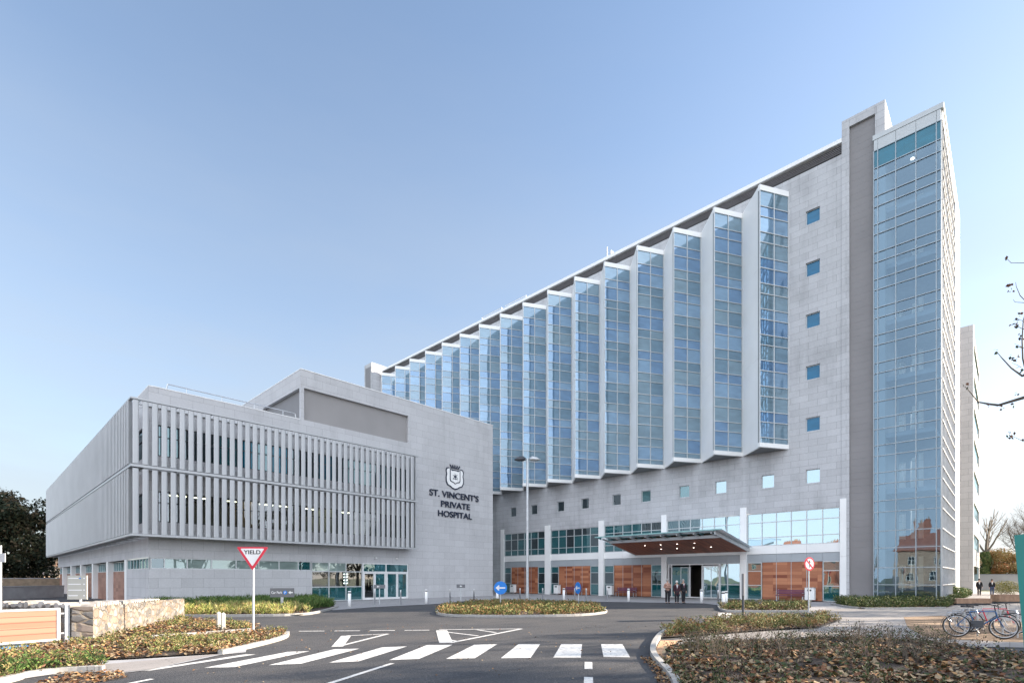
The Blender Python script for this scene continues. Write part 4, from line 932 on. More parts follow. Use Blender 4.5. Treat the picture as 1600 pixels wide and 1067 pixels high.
litter('leaf_litter', gp([(1000, 1028), (1020, 1028), (1042, 1052), (1056, 1085), (1035, 1085), (1020, 1050)]), 420, .0, .07, LEAFM, .6)
litter('leaf_litter', gp([(200, 1066), (940, 1066), (1010, 1010), (1020, 975), (450, 975), (440, 1000)]), 260, .0, .05, LEAFM, 0, .01)
litter('leaf_litter', gp([(1060, 1010), (1300, 985), (1600, 1005), (1500, 1010), (1330, 999), (1150, 1005)]), 260, .016, .06, LEAFM, 0, .01)
shrubs('ground_cover', BED['island'], 850, 34, .32, .28, .12, GOLDM[2:]+GREENM[:3]+LEAFM[:2]+GOLDM[:1], z=.06, thresh=.28)
litter('leaf_litter', BED['island'], 3000, .06, .10, LEAFM, 0)
front = gp([(225, 962.5), (400, 962), (468, 960.5), (490, 957.5), (480, 954), (400, 953), (225, 954)])
shrubs('ornamental_grass', front, 260, 60, .42, .26, .22, GRASSY, up=1.3, aspect=.12); litter('leaf_litter', front, 1500, .06, .09, LEAFM, 0)
shrubs('ornamental_grass', gp([(225, 955), (400, 954), (480, 954), (522, 948.5)])+[(18.2, YW-.3), (7.8, YW-.3)], 620, 60, .5, .28, .26, GRASSM, up=1.4, aspect=.11)
shrubs('ground_cover', BED['door_bed'], 170, 40, .3, .3, .12, GREENM+GOLDM[:1]); litter('leaf_litter', BED['door_bed'], 1300, .05, .1, LEAFM, 0)
shrubs('ground_cover', BED['stair_bed'], 330, 50, .5, .35, .12, GREENM[:4]+DARKM[:2]); litter('leaf_litter', BED['stair_bed'], 1200, .05, .1, LEAFM, 0)

mat('rubble_rock', (.36, .33, .30), .9, nscale=3, namt=.45, bump=.6)
# =================================================================== STONE WALL, GATE
wa = Vector((*G(112, 1003), 0)); wb = Vector((*G(268, 966), 0)); wd = (wb-wa).normalized(); wn = Vector((-wd.y, wd.x, 0)); wn = wn if wn.dot(Vector((FX, FY, 0))) > 0 else -wn
sw = thing('stone_wall', 'low rough rubble stone wall with upright coping stones behind the timber gate', 'wall', tuple(wa))
Lw = (wb-wa).length
def wrun(mb, a, d, n_, L, h0, h1, ns=40):
    vs = []
    for i in range(ns+1):
        s = L*i/ns; h = h0+(h1-h0)*i/ns+random.uniform(-.02, .02)
        for k, (o_, zz) in enumerate(((0, -.05), (0, h*.5), (0.02, h), (.5, h), (.5, -.05))):
            e = 0 if i in (0, ns) else 1
            q = a+d*s+n_*(o_+(random.uniform(-.02, .02)*e if k < 3 else 0)); vs.append((q.x, q.y, zz+(random.uniform(-.02, .02) if k in (2, 3) else 0)))
    mb.faces(vs, [(i*5+k, (i+1)*5+k, (i+1)*5+k+1, i*5+k+1) for i in range(ns) for k in range(4)], 'rubble_stone', True)
    mb.faces(vs, [(ns*5, ns*5+1, ns*5+2, ns*5+3, ns*5+4), (4, 3, 2, 1, 0)], 'rubble_stone')
a2 = ep(-220, 903, 16.8); a2.z = 0; w2 = (a2-wa).normalized(); n2 = Vector((-w2.y, w2.x, 0)); n2 = n2 if n2.dot(Vector((FX, FY, 0))) > 0 else -n2
mb = MB(); wrun(mb, wa, wd, wn, Lw, .99, .88); wrun(mb, wa+n2*.03+w2*.02, w2, n2, (a2-wa).length, .98, .98)
o = mb.build('wall_face', sw); uvl = o.data.uv_layers[0].data; me = o.data; half = 41*5
for lp in me.loops:
    c = me.vertices[lp.vertex_index].co; q = Vector((c.x, c.y, 0)); f_ = lp.vertex_index < half or (2*half > lp.vertex_index and False)
    first = lp.vertex_index < half
    dd, nn = (wd, wn) if first else (w2, n2)
    uvl[lp.index].uv = (q.dot(dd)+q.dot(nn)*.9, c.z+q.dot(nn)*.2)
mb = MB()
def soldier(a, d, n_, L, ztop, taper):
    s = 0
    while s < L:
        w = random.uniform(.12, .3); h = random.uniform(.13, .22)*(1-taper*s/L); c = a+d*(s+w/2)+n_*.25
        k_ = 8; pts = []
        for k in range(k_):
            t = 2*math.pi*k/k_+random.uniform(-.2, .2); rr = random.uniform(.85, 1.1); pts.append((w*.5*math.cos(t)*rr, h*.5*math.sin(t)*rr))
        z0 = ztop+h*.38
        A_ = [tuple(c+d*q[0]*.8-n_*.27+Vector((0, 0, z0+q[1]*.8))) for q in pts]; B_ = [tuple(c+d*q[0]-n_*.2+Vector((0, 0, z0+q[1]))) for q in pts]; C_ = [tuple(c+d*q[0]*.9+n_*.2+Vector((0, 0, z0+q[1]*.9))) for q in pts]
        mb.faces(A_+B_+C_, [tuple(range(k_)), tuple(reversed(range(2*k_, 3*k_)))]+[(r*k_+k, (r+1)*k_+k, (r+1)*k_+(k+1) % k_, r*k_+(k+1) % k_) for r in (0, 1) for k in range(k_)], 'rubble_rock')
        s += w+random.uniform(.0, .03)
soldier(wa, w2, n2, (a2-wa).length, .96, 0); soldier(wa+wd*.2, wd, wn, Lw*.6, .95, .6)
mb.build('coping_stone', sw)
mb = MB(); P = []
for t in range(13):
    q = t/12; p = wa+wd*(Lw*(.62+.33*q))+wn*(-.03-.12*q*q); P.append((p.x, p.y, .97-.85*q**1.6))
mb.path(P, .016, 'rubber', 6); P = []
for t in range(13):
    q = t/12; p = wa+wd*(Lw*(.60+.2*q))+wn*(-.05); P.append((p.x, p.y, .96-.85*q**.8+.1*math.sin(q*6)))
mb.path(P, .014, 'rubber', 6); tag(mb.build('cable'), 'dark loose cable draped over the end of the rubble stone wall', 'cable')
# gate: timber boards in a white frame hung on a steel post
g1 = Vector((*G(104, 1003), 0)); g0 = Vector((*G(0, 1011), 0)); gd = (g0-g1).normalized()
gt = thing('timber_gate', 'horizontal timber board gate in a white metal frame beside the stone wall', 'gate', tuple(g1), math.atan2(gd.y, gd.x))
GW = 3.4
mb = MB(); mb.box(.22, GW, -.03, .03, .13, .92, 'gate_wood'); 
for k in range(1, 5): mb.box(.22, GW, .0301, .034, .13+k*.16-.007, .13+k*.16+.007, 'brown_slat')
mb.build('board_panel', gt, world=False)
mb = MB()
for z in (.07, .92): mb.box(.14, GW, -.045, .045, z, z+.06, 'galv')
mb.box(.14, .22, -.045, .045, .13, .92, 'galv'); mb.box(.04, .14, -.03, .03, .25, .29, 'galv'); mb.box(.04, .14, -.03, .03, .8, .84, 'galv'); mb.build('gate_frame', gt, world=False)
mb = MB(); mb.box(-.06, .04, -.05, .05, 0, 1.05, 'galv'); mb.build('post', gt, world=False)
mb = MB(); mb.box(1.55, 1.72, .046, .07, .68, .86, 'charcoal'); mb.build('lock_plate', gt, world=False)

# =================================================================== SIGNS, POSTS, LAMPS
def P3(u, v, z=0): x, y = G(u, v, z); return (x, y, z)
def disc(mb, r, y0, y1, z, m, n=32, x=0.0):
    plate(mb, [(x+r*math.cos(2*math.pi*k/n), z+r*math.sin(2*math.pi*k/n)) for k in range(n)], y0, y1, m)
ys_ = thing('yield_sign', 'red and white triangular YIELD sign on a tall grey post', 'road sign', P3(395, 986), YAW+.04)
mb = MB(); mb.tube((0, .04, 0), (0, .04, 2.86), .038, .038, 'galv', 12); mb.build('post', ys_, world=False)
def rtri(w, h, cz, r):  # triangle pointing down, rounded corners
    c = [Vector((-w/2, cz+h*.45)), Vector((w/2, cz+h*.45)), Vector((0, cz-h*.55))]; out_ = []
    for i in range(3):
        a, b, d = c[i-1], c[i], c[(i+1) % 3]; e1 = (a-b).normalized(); e2 = (d-b).normalized()
        for t in np.linspace(0, 1, 6): p = b+e1*r*(1-t)**2+e2*r*t**2; out_.append((p.x, p.y))
    return out_
mb = MB(); plate(mb, rtri(1.06, .80, 2.50, .07), -.03, -.02, 'red_paint'); tri = mb.build('sign_plate', ys_, world=False)
mb = MB(); plate(mb, rtri(.80, .60, 2.535, .05), -.034, -.0305, 'white_paint'); mb.build('sign_face', tri, world=False)
text('sign_lettering', 'YIELD', (0, -.036, 2.62), .185, 'black', tri, depth=.003, bold=.004, width=.56)
def roundel(name, label, u, v, rz, r, cz, h, face, extra):
    t = thing(name, label, 'road sign', P3(u, v), rz)
    mb = MB(); mb.tube((0, .035, 0), (0, .035, h), .035, .035, 'galv', 12); mb.build('post', t, world=False)
    mb = MB(); disc(mb, r, -.015, -.002, cz, face); pl = mb.build('sign_plate', t, world=False); extra(t, pl, r, cz); return t
def keepleft(t, pl, r, cz):
    mb = MB(); plate(mb, [(-.75*r, cz), (-.3*r, cz+.42*r), (-.12*r, cz+.30*r), (-.32*r, cz+.10*r), (.72*r, cz+.10*r), (.72*r, cz-.10*r), (-.32*r, cz-.10*r), (-.12*r, cz-.30*r), (-.3*r, cz-.42*r)], -.019, -.0155, 'white_paint'); mb.build('arrow', pl, world=False)
def nostraight(t, pl, r, cz):
    mb = MB(); disc(mb, r*.78, -.019, -.0155, cz, 'white_paint'); mb.build('sign_face', pl, world=False)
    mb = MB(); plate(mb, [(-.06*r, cz-.55*r), (.06*r, cz-.55*r), (.06*r, cz+.2*r), (.22*r, cz+.2*r), (0, cz+.6*r), (-.22*r, cz+.2*r), (-.06*r, cz+.2*r)], -.022, -.0195, 'black'); mb.build('arrow', pl, world=False)
    mb = MB(); k = .7071*.8*r; w = .07*r; plate(mb, [(-k-w, cz+k-w), (-k+w, cz+k+w), (k+w, cz-k+w), (k-w, cz-k-w)], -.026, -.0225, 'red_paint'); mb.build('bar', pl, world=False)
    mb = MB(); mb.box(.0, .34, .05, .2, cz+.02, cz+.16, 'charcoal'); mb.build('mounting_box', t, world=False)
roundel('keep_left_sign', 'blue round sign with a white left arrow facing the camera from the island', 782, 951, YAW+.02, .385, 1.24, 1.3, 'blue_paint', keepleft)
roundel('keep_left_sign', 'blue round sign seen almost edge-on near the right end of the island', 903, 950, YAW-1.2, .36, 1.22, 1.3, 'blue_paint', keepleft)
roundel('no_ahead_sign', 'red ringed round sign with a struck-out black arrow on a grey post', 1264.5, 959, YAW+.35, .34, 2.52, 2.75, 'red_paint', nostraight)
t = thing('parking_sign', 'low dark grey board with white Car Park lettering and a blue P', 'sign', P3(441, 955), YAW+.1)
mb = MB(); mb.box(-.62, .62, -.03, .03, .78, 1.27, 'sign_grey'); bd = mb.build('sign_board', t, world=False)
mb = MB(); mb.box(-.07, .07, -.025, .025, 0, .78, 'galv'); mb.build('post', t, world=False)
text('sign_lettering', 'Car Park', (-.28, -.034, .97), .19, 'white_paint', bd, depth=.004, bold=.003, width=.56)
mb = MB(); disc(mb, .105, -.036, -.031, 1.03, 'blue_paint', 24, .16); mb.build('roundel', bd, world=False)
text('roundel_letter', 'P', (.16, -.038, .965), .17, 'white_paint', bd, depth=.003, bold=.004)
mb = MB(); plate(mb, [(.32, 1.03), (.44, 1.12), (.44, 1.06), (.56, 1.06), (.56, 1.0), (.44, 1.0), (.44, .94)], -.036, -.031, 'white_paint'); mb.build('arrow', bd, world=False)
bx = G(106, 1003); t = thing('directory_board', 'beige directory board with pale lines and arrows above the stone wall', 'sign', (bx[0]+.25, bx[1]+.35, 0), YAW+.12)
mb = MB(); mb.box(-.26, .26, -.02, .02, 1.19, 1.88, 'sign_beige'); bd = mb.build('sign_board', t, world=False)
mb = MB(); mb.tube((.06, .03, 0), (.06, .03, 1.25), .03, .03, 'white_paint', 10); mb.build('post', t, world=False)
for k, z in enumerate((1.80, 1.63, 1.46, 1.30)):
    w = (.26, .33, .36, .25)[k]; mb = MB(); mb.box(-.23, -.23+w, -.024, -.0205, z-.012, z+.012, 'white_paint'); mb.build('sign_line', bd, world=False); mb = MB(); mb.box(.17, .205, -.024, -.0205, z-.018, z+.018, 'white_paint'); mb.build('arrow', bd, world=False)
mb = MB(); mb.box(.06, .1, -.026, -.0205, 1.785, 1.815, 'blue_paint'); mb.build('roundel', bd, world=False)
def smallsign(u, v, w, h, z, label, arrow, rz=0.15):
    t = thing('wayfinding_sign', label, 'sign', P3(u, v), YAW+rz)
    mb = MB(); mb.box(-w/2, w/2, -.025, .025, z, z+h, 'sign_grey'); b = mb.build('sign_board', t, world=False)
    mb = MB(); mb.box(-.03, .03, -.02, .02, 0, z, 'galv'); mb.build('post', t, world=False)
    mb = MB(); x = 0 if arrow else -.1
    plate(mb, [(x-.09, z+h/2), (x, z+h/2+.07), (x, z+h/2+.025), (x+.09, z+h/2+.025), (x+.09, z+h/2-.025), (x, z+h/2-.025), (x, z+h/2-.07)], -.03, -.0255, 'white_paint'); mb.build('arrow', b, world=False)
smallsign(593, 944, .75, .26, 1.1, 'small dark sign board in front of the side entrance doors', False)
smallsign(720, 941.5, .62, .26, 1.1, 'small dark sign board on a thin post below the hospital lettering', True)
t = thing('wayfinding_sign', 'narrow dark sign board seen edge-on behind the right-hand shrubs', 'sign', P3(1161, 967), YAW+1.12)
mb = MB(); mb.box(-.35, .35, -.045, .045, 1.05, 2.0, 'sign_grey'); mb.build('sign_board', t, world=False); mb = MB(); mb.tube((0, 0, 0), (0, 0, 1.05), .05, .05, 'charcoal', 10); mb.build('post', t, world=False)
t = thing('street_sign', 'pale post with a small blank plate at the left edge of the photo', 'sign', (G(2, 1003)[0], G(2, 1003)[1], 0), YAW)
mb = MB(); mb.tube((-.02, 0, 0), (-.02, 0, 2.72), .03, .03, 'galv', 10); mb.build('post', t, world=False); mb = MB(); mb.box(-.35, .17, -.07, -.046, 2.25, 2.5, 'galv'); mb.build('sign_plate', t, world=False)
# bollards
def bollard(lit):
    if lit:
        t = thing('lit_bollard', '', 'bollard'); mb = MB(); mb.lathe([(0, 0), (.10, 0), (.10, .86), (0, .86)], (0, 0, 0), 'white_panel', 16); mb.build('shaft', t, world=False)
        mb = MB(); mb.lathe([(.085, .861), (.085, .93)], (0, 0, 0), 'black', 16); mb.build('lens', t, world=False); mb = MB(); mb.lathe([(0, .93), (.10, .93), (.10, .98), (.08, 1.0), (0, 1.0)], (0, 0, 0), 'white_panel', 16); mb.build('cap', t, world=False)
    else:
        t = thing('steel_bollard', '', 'bollard'); mb = MB(); mb.lathe([(0, 0), (.055, 0), (.055, .97), (.05, 1.0), (0, 1.0)], (0, 0, 0), 'steel', 12); mb.build('shaft', t, world=False)
        mb = MB(); mb.lathe([(.056, 0), (.09, 0), (.09, .015), (.056, .015)], (0, 0, 0), 'galv', 12); mb.build('base_plate', t, world=False)
    return t
BL = bollard(True); BS = bollard(False); used = {True: False, False: False}
for (u, v, lit, lab) in [(546, 948, 1, 'thick white bollard with black band in front of the side windows'), (585.5, 945, 0, 'thin steel bollard left of the small sign at the side doors'),
    (626, 944, 0, 'thin steel bollard just right of the side entrance doors'), (666, 942.5, 1, 'thick white bollard with black band against the blank granite wall'),
    (703, 941.5, 0, 'thin steel bollard left of the small sign below the lettering'), (740.5, 940.5, 0, 'thin steel bollard right of the small sign below the lettering'),
    (777, 941, 1, 'thick white bollard hidden behind the blue arrow sign'), (812.5, 938, 0, 'thin steel bollard left of the tall street lamp'),
    (848, 938, 0, 'thin steel bollard right of the tall street lamp'), (881, 938, 1, 'thick white bollard before the middle timber panel, left of the edge-on sign'),
    (898, 938, 0, 'thin steel bollard directly left of the edge-on blue sign'), (916, 938.5, 0, 'thin steel bollard directly right of the edge-on blue sign'),
    (949, 939, 0, 'thin steel bollard beside the white bin left of the slatted bench'), (982, 939.5, 1, 'thick white bollard in front of the slatted bench near the three people'),
    (1096, 942, 1, 'thick white bollard in front of the main entrance doors'), (1122, 944.5, 0, 'thin pale bollard at the kerb corner right of the entrance doors'),
    (1130, 949, 1, 'thick white bollard, nearer one of the touching pair by the entrance bed'), (1134.5, 947.5, 1, 'thick white bollard, farther one of the touching pair by the entrance bed')]:
    lit = bool(lit); src = BL if lit else BS
    o = src if not used[lit] else copy_tree(src); used[lit] = True
    o.location = P3(u, v); tag(o, lab, 'bollard', 'bollards lining the hospital drop-off')
# marker posts
mk = None
for (u, v, lab) in ((342, 983, 'short pale timber marker post, left one of two beside the yield sign'), (349, 985, 'short pale timber marker post, right one of two beside the yield sign')):
    if mk is None:
        mb = MB(); mb.box(-.055, .055, -.055, .055, 0, .58, 'sign_beige'); mb.faces([(-.055, -.055, .58), (.055, -.055, .58), (.055, .055, .58), (-.055, .055, .58), (0, 0, .63)], [(0, 1, 4), (1, 2, 4), (2, 3, 4), (3, 0, 4)], 'white_paint'); mk = mb.build('marker_post'); o = mk
    else: o = mk.copy(); COL.objects.link(o)
    o.location = P3(u, v); tag(o, lab, 'post', 'timber marker posts in the leafy bed')
# lamp post
lp = thing('street_lamp', 'tall grey double-headed street lamp standing on the planted island', 'street lamp', P3(824, 943), YAW)
mb = MB(); mb.tube((0, 0, 0), (0, 0, 1.3), .13, .12, 'galv', 16); mb.tube((0, 0, 1.3), (0, 0, 10.2), .11, .08, 'galv', 16); mb.tube((0, 0, 10.2), (0, 0, 11.0), .012, .008, 'galv', 6); mb.build('pole', lp, world=False)
def lhead(sx):
    mb = MB(); mb.tube((0, 0, 10.1), (.22*sx, 0, 10.2), .035, .03, 'galv', 8); mb.build('arm', lp, world=False)
    mb = MB(); pr = [(.12, 10.26, .13), (.35, 10.36, .2), (.62, 10.31, .18), (.92, 10.14, .08)]; bt = [(.12, 10.10), (.35, 10.06), (.62, 10.05), (.92, 10.10)]; v = []
    for (x, zt, w), (_, zb) in zip(pr, bt): v += [(x*sx, -w, zb), (x*sx, w, zb), (x*sx, w*.6, zt), (x*sx, -w*.6, zt)]
    fs = [(i*4+k, i*4+(k+1) % 4, (i+1)*4+(k+1) % 4, (i+1)*4+k) for i in range(3) for k in range(4)]+[(3, 2, 1, 0), (12, 13, 14, 15)]
    mb.faces(v, fs, 'galv' if sx > 0 else 'charcoal', True); h = mb.build('lamp_head', lp, world=False)
    mb = MB(); mb.poly([(.35*sx, -.12, 10.085), (.62*sx, -.12, 10.075), (.62*sx, .12, 10.075), (.35*sx, .12, 10.085)], 'window_pale'); mb.build('lens', h, world=False)
lhead(1); lhead(-1)
# benches and bins against the facade
def bench(y, w, m):
    t = thing('bench', '', 'bench', (XT-.75, y, .012), math.pi/2)
    mb = MB()
    for k in range(4): mb.box(-w/2, w/2, -.06-.12*k, .04-.12*k, .42, .46, m)
    mb.build('seat', t, world=False); mb = MB()
    for k in range(3): mb.box(-w/2, w/2, -.44, -.41, .55+.12*k, .64+.12*k, m)
    mb.build('backrest', t, world=False)
    for s in (-1, 1):
        mb = MB(); x = s*(w/2-.12); mb.box(x-.03, x+.03, -.02, .03, 0, .42, 'galv'); mb.box(x-.03, x+.03, -.48, -.442, 0, .9, 'galv'); mb.box(x-.03, x+.03, -.44, .03, .38, .419, 'galv'); mb.box(x-.03, x+.03, -.44, .03, .62, .65, 'galv'); mb.build('bench_end', t, world=False)
    return t
tag(bench(12.4, 2.1, 'purple_slat'), 'purple slatted bench against timber panels right of the entrance', 'bench', 'benches against the hospital facade')
tag(bench(27.1, 2.2, 'purple_slat'), 'dark red slatted bench behind the bollards left of the entrance', 'bench', 'benches against the hospital facade')
tag(bench(33.6, 2.2, 'purple_slat'), 'dark red slatted bench by the middle timber panel, farther from the entrance', 'bench', 'benches against the hospital facade')
bin0 = None
for (y, lab) in ((10.95, 'white litter bin right of the purple bench'), (28.75, 'white litter bin beside the bench left of the entrance'), (35.5, 'white litter bin by the farther dark red bench'), (42.1, 'white litter bin farthest left along the tower facade')):
    if bin0 is None:
        bin0 = thing('litter_bin', lab, 'bin'); mb = MB(); mb.box(-.22, .22, -.32, .32, .15, 1.05, 'white_panel'); mb.build('body', bin0, world=False, bevel=.02)
        mb = MB(); mb.box(-.1, .1, -.1, .1, 0, .15, 'galv'); mb.build('foot', bin0, world=False); mb = MB(); mb.box(-.235, -.221, -.14, .14, .82, .94, 'charcoal'); mb.build('slot', bin0, world=False)
        mb = MB(); mb.box(-.24, .24, -.34, .34, 1.051, 1.09, 'galv'); mb.build('lid', bin0, world=False); o = bin0
    else: o = copy_tree(bin0)
    o.location = (XT-.75, y, .012); tag(o, lab, 'bin', 'litter bins along the tower facade')
# teal board at the right edge
tb = thing('teal_totem', 'tall teal tapering board cut off by the right edge of the photo', 'sign', (0, 0, 0))
c = [ep(1584.5, 836, 7), ep(1640, 829, 7), ep(1640, 1112, 7), ep(1609, 1112, 7)]
mb = MB(); n3 = (c[0]*1.0); n3.z = 0; n3 = n3.normalized()*.07; v = [tuple(p) for p in c]+[tuple(p+n3) for p in c]; mb.faces(v, [(3, 2, 1, 0), (4, 5, 6, 7), (0, 1, 5, 4), (1, 2, 6, 5), (2, 3, 7, 6), (3, 0, 4, 7)], 'teal_board'); tb.location = (c[3].x, c[3].y, 0); mb.build('board', tb)
mb = MB(); q = c[3]*.5+c[2]*.5+n3*1.6; mb.tube((q.x, q.y, 0), (q.x, q.y, 1.5), .04, .04, 'galv', 8); mb.build('post', tb)

# =================================================================== BICYCLES
def bicycle(label, loc, rz, fm, basket):
    t = thing('bicycle', label, 'bicycle', loc, rz, 'bicycles at the stands')
    R = .34; B = 1.06
    for x in (0, B):
        mb = MB(); mb.torus((x, 0, R), R-.018, .018, 'rubber', 40, 6); w = mb.build('wheel', t, world=False)
        mb = MB(); mb.torus((x, 0, R), R-.045, .011, 'steel', 36, 5); mb.build('rim', w, world=False)
        mb = MB()
        for k in range(24):
            a = 2*math.pi*k/24; mb.tube((x+.02*math.cos(a+.6), .02*(-1)**k, R+.02*math.sin(a+.6)), (x+(R-.05)*math.cos(a), 0, R+(R-.05)*math.sin(a)), .0018, .0018, 'steel', 3, False)
        mb.tube((x, -.05, R), (x, .05, R), .022, .022, 'steel', 10); mb.build('spokes', w, world=False)
    bb_ = (.44, 0, .28); st_ = (.30, 0, .78); hd = (.88, 0, .80); hl = (.92, 0, .64)
    mb = MB()
    for a, b, r in ((bb_, st_, .017), (st_, hd, .016), (bb_, hl, .019), (hd, hl, .02)): mb.tube(a, b, r, r, fm, 10)
    for s in (-.05, .05): mb.tube(bb_, (0, s, R), .009, .009, fm, 8); mb.tube((.31, 0, .74), (0, s, R), .008, .008, fm, 8)
    mb.build('frame', t, world=False)
    mb = MB()
    for s in (-.05, .05): mb.tube((hl[0], s, hl[2]-.02), (B, s, R), .013, .009, fm, 8)
    mb.tube((hl[0], -.06, hl[2]-.02), (hl[0], .06, hl[2]-.02), .016, .016, fm, 8); mb.build('fork', t, world=False)
    mb = MB(); mb.tube(hd, (.86, 0, .96), .014, .014, 'black', 8); mb.tube((.86, -.27, .98), (.86, .27, .98), .012, .012, 'black', 8)
    for s in (-1, 1): mb.tube((.86, s*.27, .98), (.78, s*.31, 1.0), .016, .016, 'black', 8); mb.tube((.9, s*.17, .97), (.95, s*.22, .93), .006, .006, 'black', 5)
    mb.build('handlebar', t, world=False)
    mb = MB(); mb.tube(st_, (.27, 0, .92), .013, .013, 'steel', 8)
    mb.build('seat_post', t, world=False)
    mb = MB(); v = []
    for x, w, z in ((.10, .07, .945), (.16, .085, .95), (.30, .045, .945), (.40, .018, .935)): v += [(x, -w, z-.035), (x, w, z-.035), (x, w*.8, z+.01), (x, -w*.8, z+.01)]
    mb.faces(v, [(i*4+k, i*4+(k+1) % 4, (i+1)*4+(k+1) % 4, (i+1)*4+k) for i in range(3) for k in range(4)]+[(3, 2, 1, 0), (12, 13, 14, 15)], 'black', True); mb.build('saddle', t, world=False)
    mb = MB(); mb.torus((.44, .05, .28), .085, .008, 'black', 24, 5); mb.tube((.44, .05, .28), (.53, .07, .15), .009, .009, 'steel', 6); mb.tube((.44, -.07, .28), (.35, -.07, .41), .009, .009, 'steel', 6); mb.box(.49, .57, .07, .16, .13, .15, 'black'); mb.box(.31, .39, -.16, -.07, .4, .42, 'black'); mb.build('crank', t, world=False)
    mb = MB()
    for z in (.355, .215): mb.tube((.44, .05, .28+(z-.28)), (0, .05, R+(z-.285)*.5), .005, .005, 'black', 4)
    mb.build('chain', t, world=False)
    mb = MB()
    for s in (-.07, .07):
        mb.path([(.27, s*.6, .73), (-.22, s, .74)], .006, 'bike_silver'); mb.tube((0, s*.8, R), (-.1, s, .74), .005, .005, 'bike_silver', 5); mb.tube((0, s*.8, R), (-.2, s, .74), .005, .005, 'bike_silver', 5)
        mb.path([(-.22, s, .74), (-.24, s, .62), (-.12, s, .45), (0, s*.8, R)], .006, 'bike_silver')
    for x in (-.2, -.08, .06, .18): mb.tube((x, -.07, .74), (x, .07, .74), .005, .005, 'bike_silver', 5)
    mb.build('pannier_rack', t, world=False)
    for x, a0, a1 in ((0, 20, 200), (B, 30, 190)):
        mb = MB(); P = [(x+(R+.03)*math.cos(R_(a)), 0, R+(R+.03)*math.sin(R_(a))) for a in range(a0, a1, 12)]
        for p, q in zip(P[:-1], P[1:]): mb.obox(p, Vector(q)-Vector(p), .05, .006, (Vector(q)-Vector(p)).length+.004, 'black', (0, 0, 1) if abs(q[0]-p[0]) > .001 else (1, 0, 0))
        mb.build('mudguard', t, world=False)
    if basket:
        mb = MB(); mb.obox((.33, 0, .42), (.3, 0, .0), .16, .2, .28, 'charcoal'); mb.build('bag', t, world=False)
    return t
pa = Vector(G(1494.5, 995.5)); pb = Vector(G(1579, 999.5)); d = pb-pa; sc = d.length/1.06
a = math.atan2(d.y, d.x)
bk = bicycle('blue-grey bicycle with pannier rack and bag, nearer of the two at the stands', (pa.x, pa.y, .02), a, 'bike_blue', True)
pa2 = Vector(G(1503, 990.5)); bk2 = bicycle('silver bicycle with red details, farther of the two at the stands', (pa2.x, pa2.y, .02), a+.03, 'bike_silver', False)
pa3 = Vector(G(1516, 988)); bicycle('black and red bicycle mostly hidden behind the two others', (pa3.x, pa3.y, .02), a-.05, 'red_paint', False)
print('BIKE base', d.length, 'depth', pa.dot(Vector((FX, FY))))
for (u, v, lab) in ((1520, 996, 'steel bicycle stand hoop behind the rear wheels'), (1582, 998, 'steel bicycle stand hoop behind the front wheels')):
    x, y = G(u, v-2); mb = MB(); P = [(-.35, 0, 0), (-.35, 0, .72), (-.28, 0, .8), (.28, 0, .8), (.35, 0, .72), (.35, 0, 0)]; mb.path(P, .024, 'steel', 10); o = mb.build('bicycle_stand'); o.location = (x+.3*math.cos(a+1.57), y+.3*math.sin(a+1.57), .016); o.rotation_euler = (0, 0, a+math.pi/2+.3)
    tag(o, lab, 'bicycle stand', 'bicycle stands')
# slatted seat blocks and planters near the path
for (u, v, w, lab) in ((1515, 945, 2.6, 'long brown timber seat block on the plaza behind the bicycles'), (1572, 942, 1.8, 'square brown timber planter box beside the far path')):
    x, y = G(u, v); t = thing('timber_block', lab, 'planter' if 'planter' in lab else 'seat', (x, y, .016), YAW+.1)
    mb = MB(); mb.box(-w/2+.05, w/2-.05, -.28, .28, 0, .12, 'charcoal'); mb.build('plinth', t, world=False)
    mb = MB()
    for k in range(4): mb.box(-w/2, w/2, -.34+.17*k, -.19+.17*k, .12, .44 if 'seat' in lab else .62, 'plant_box')
    mb.build('slats', t, world=False)
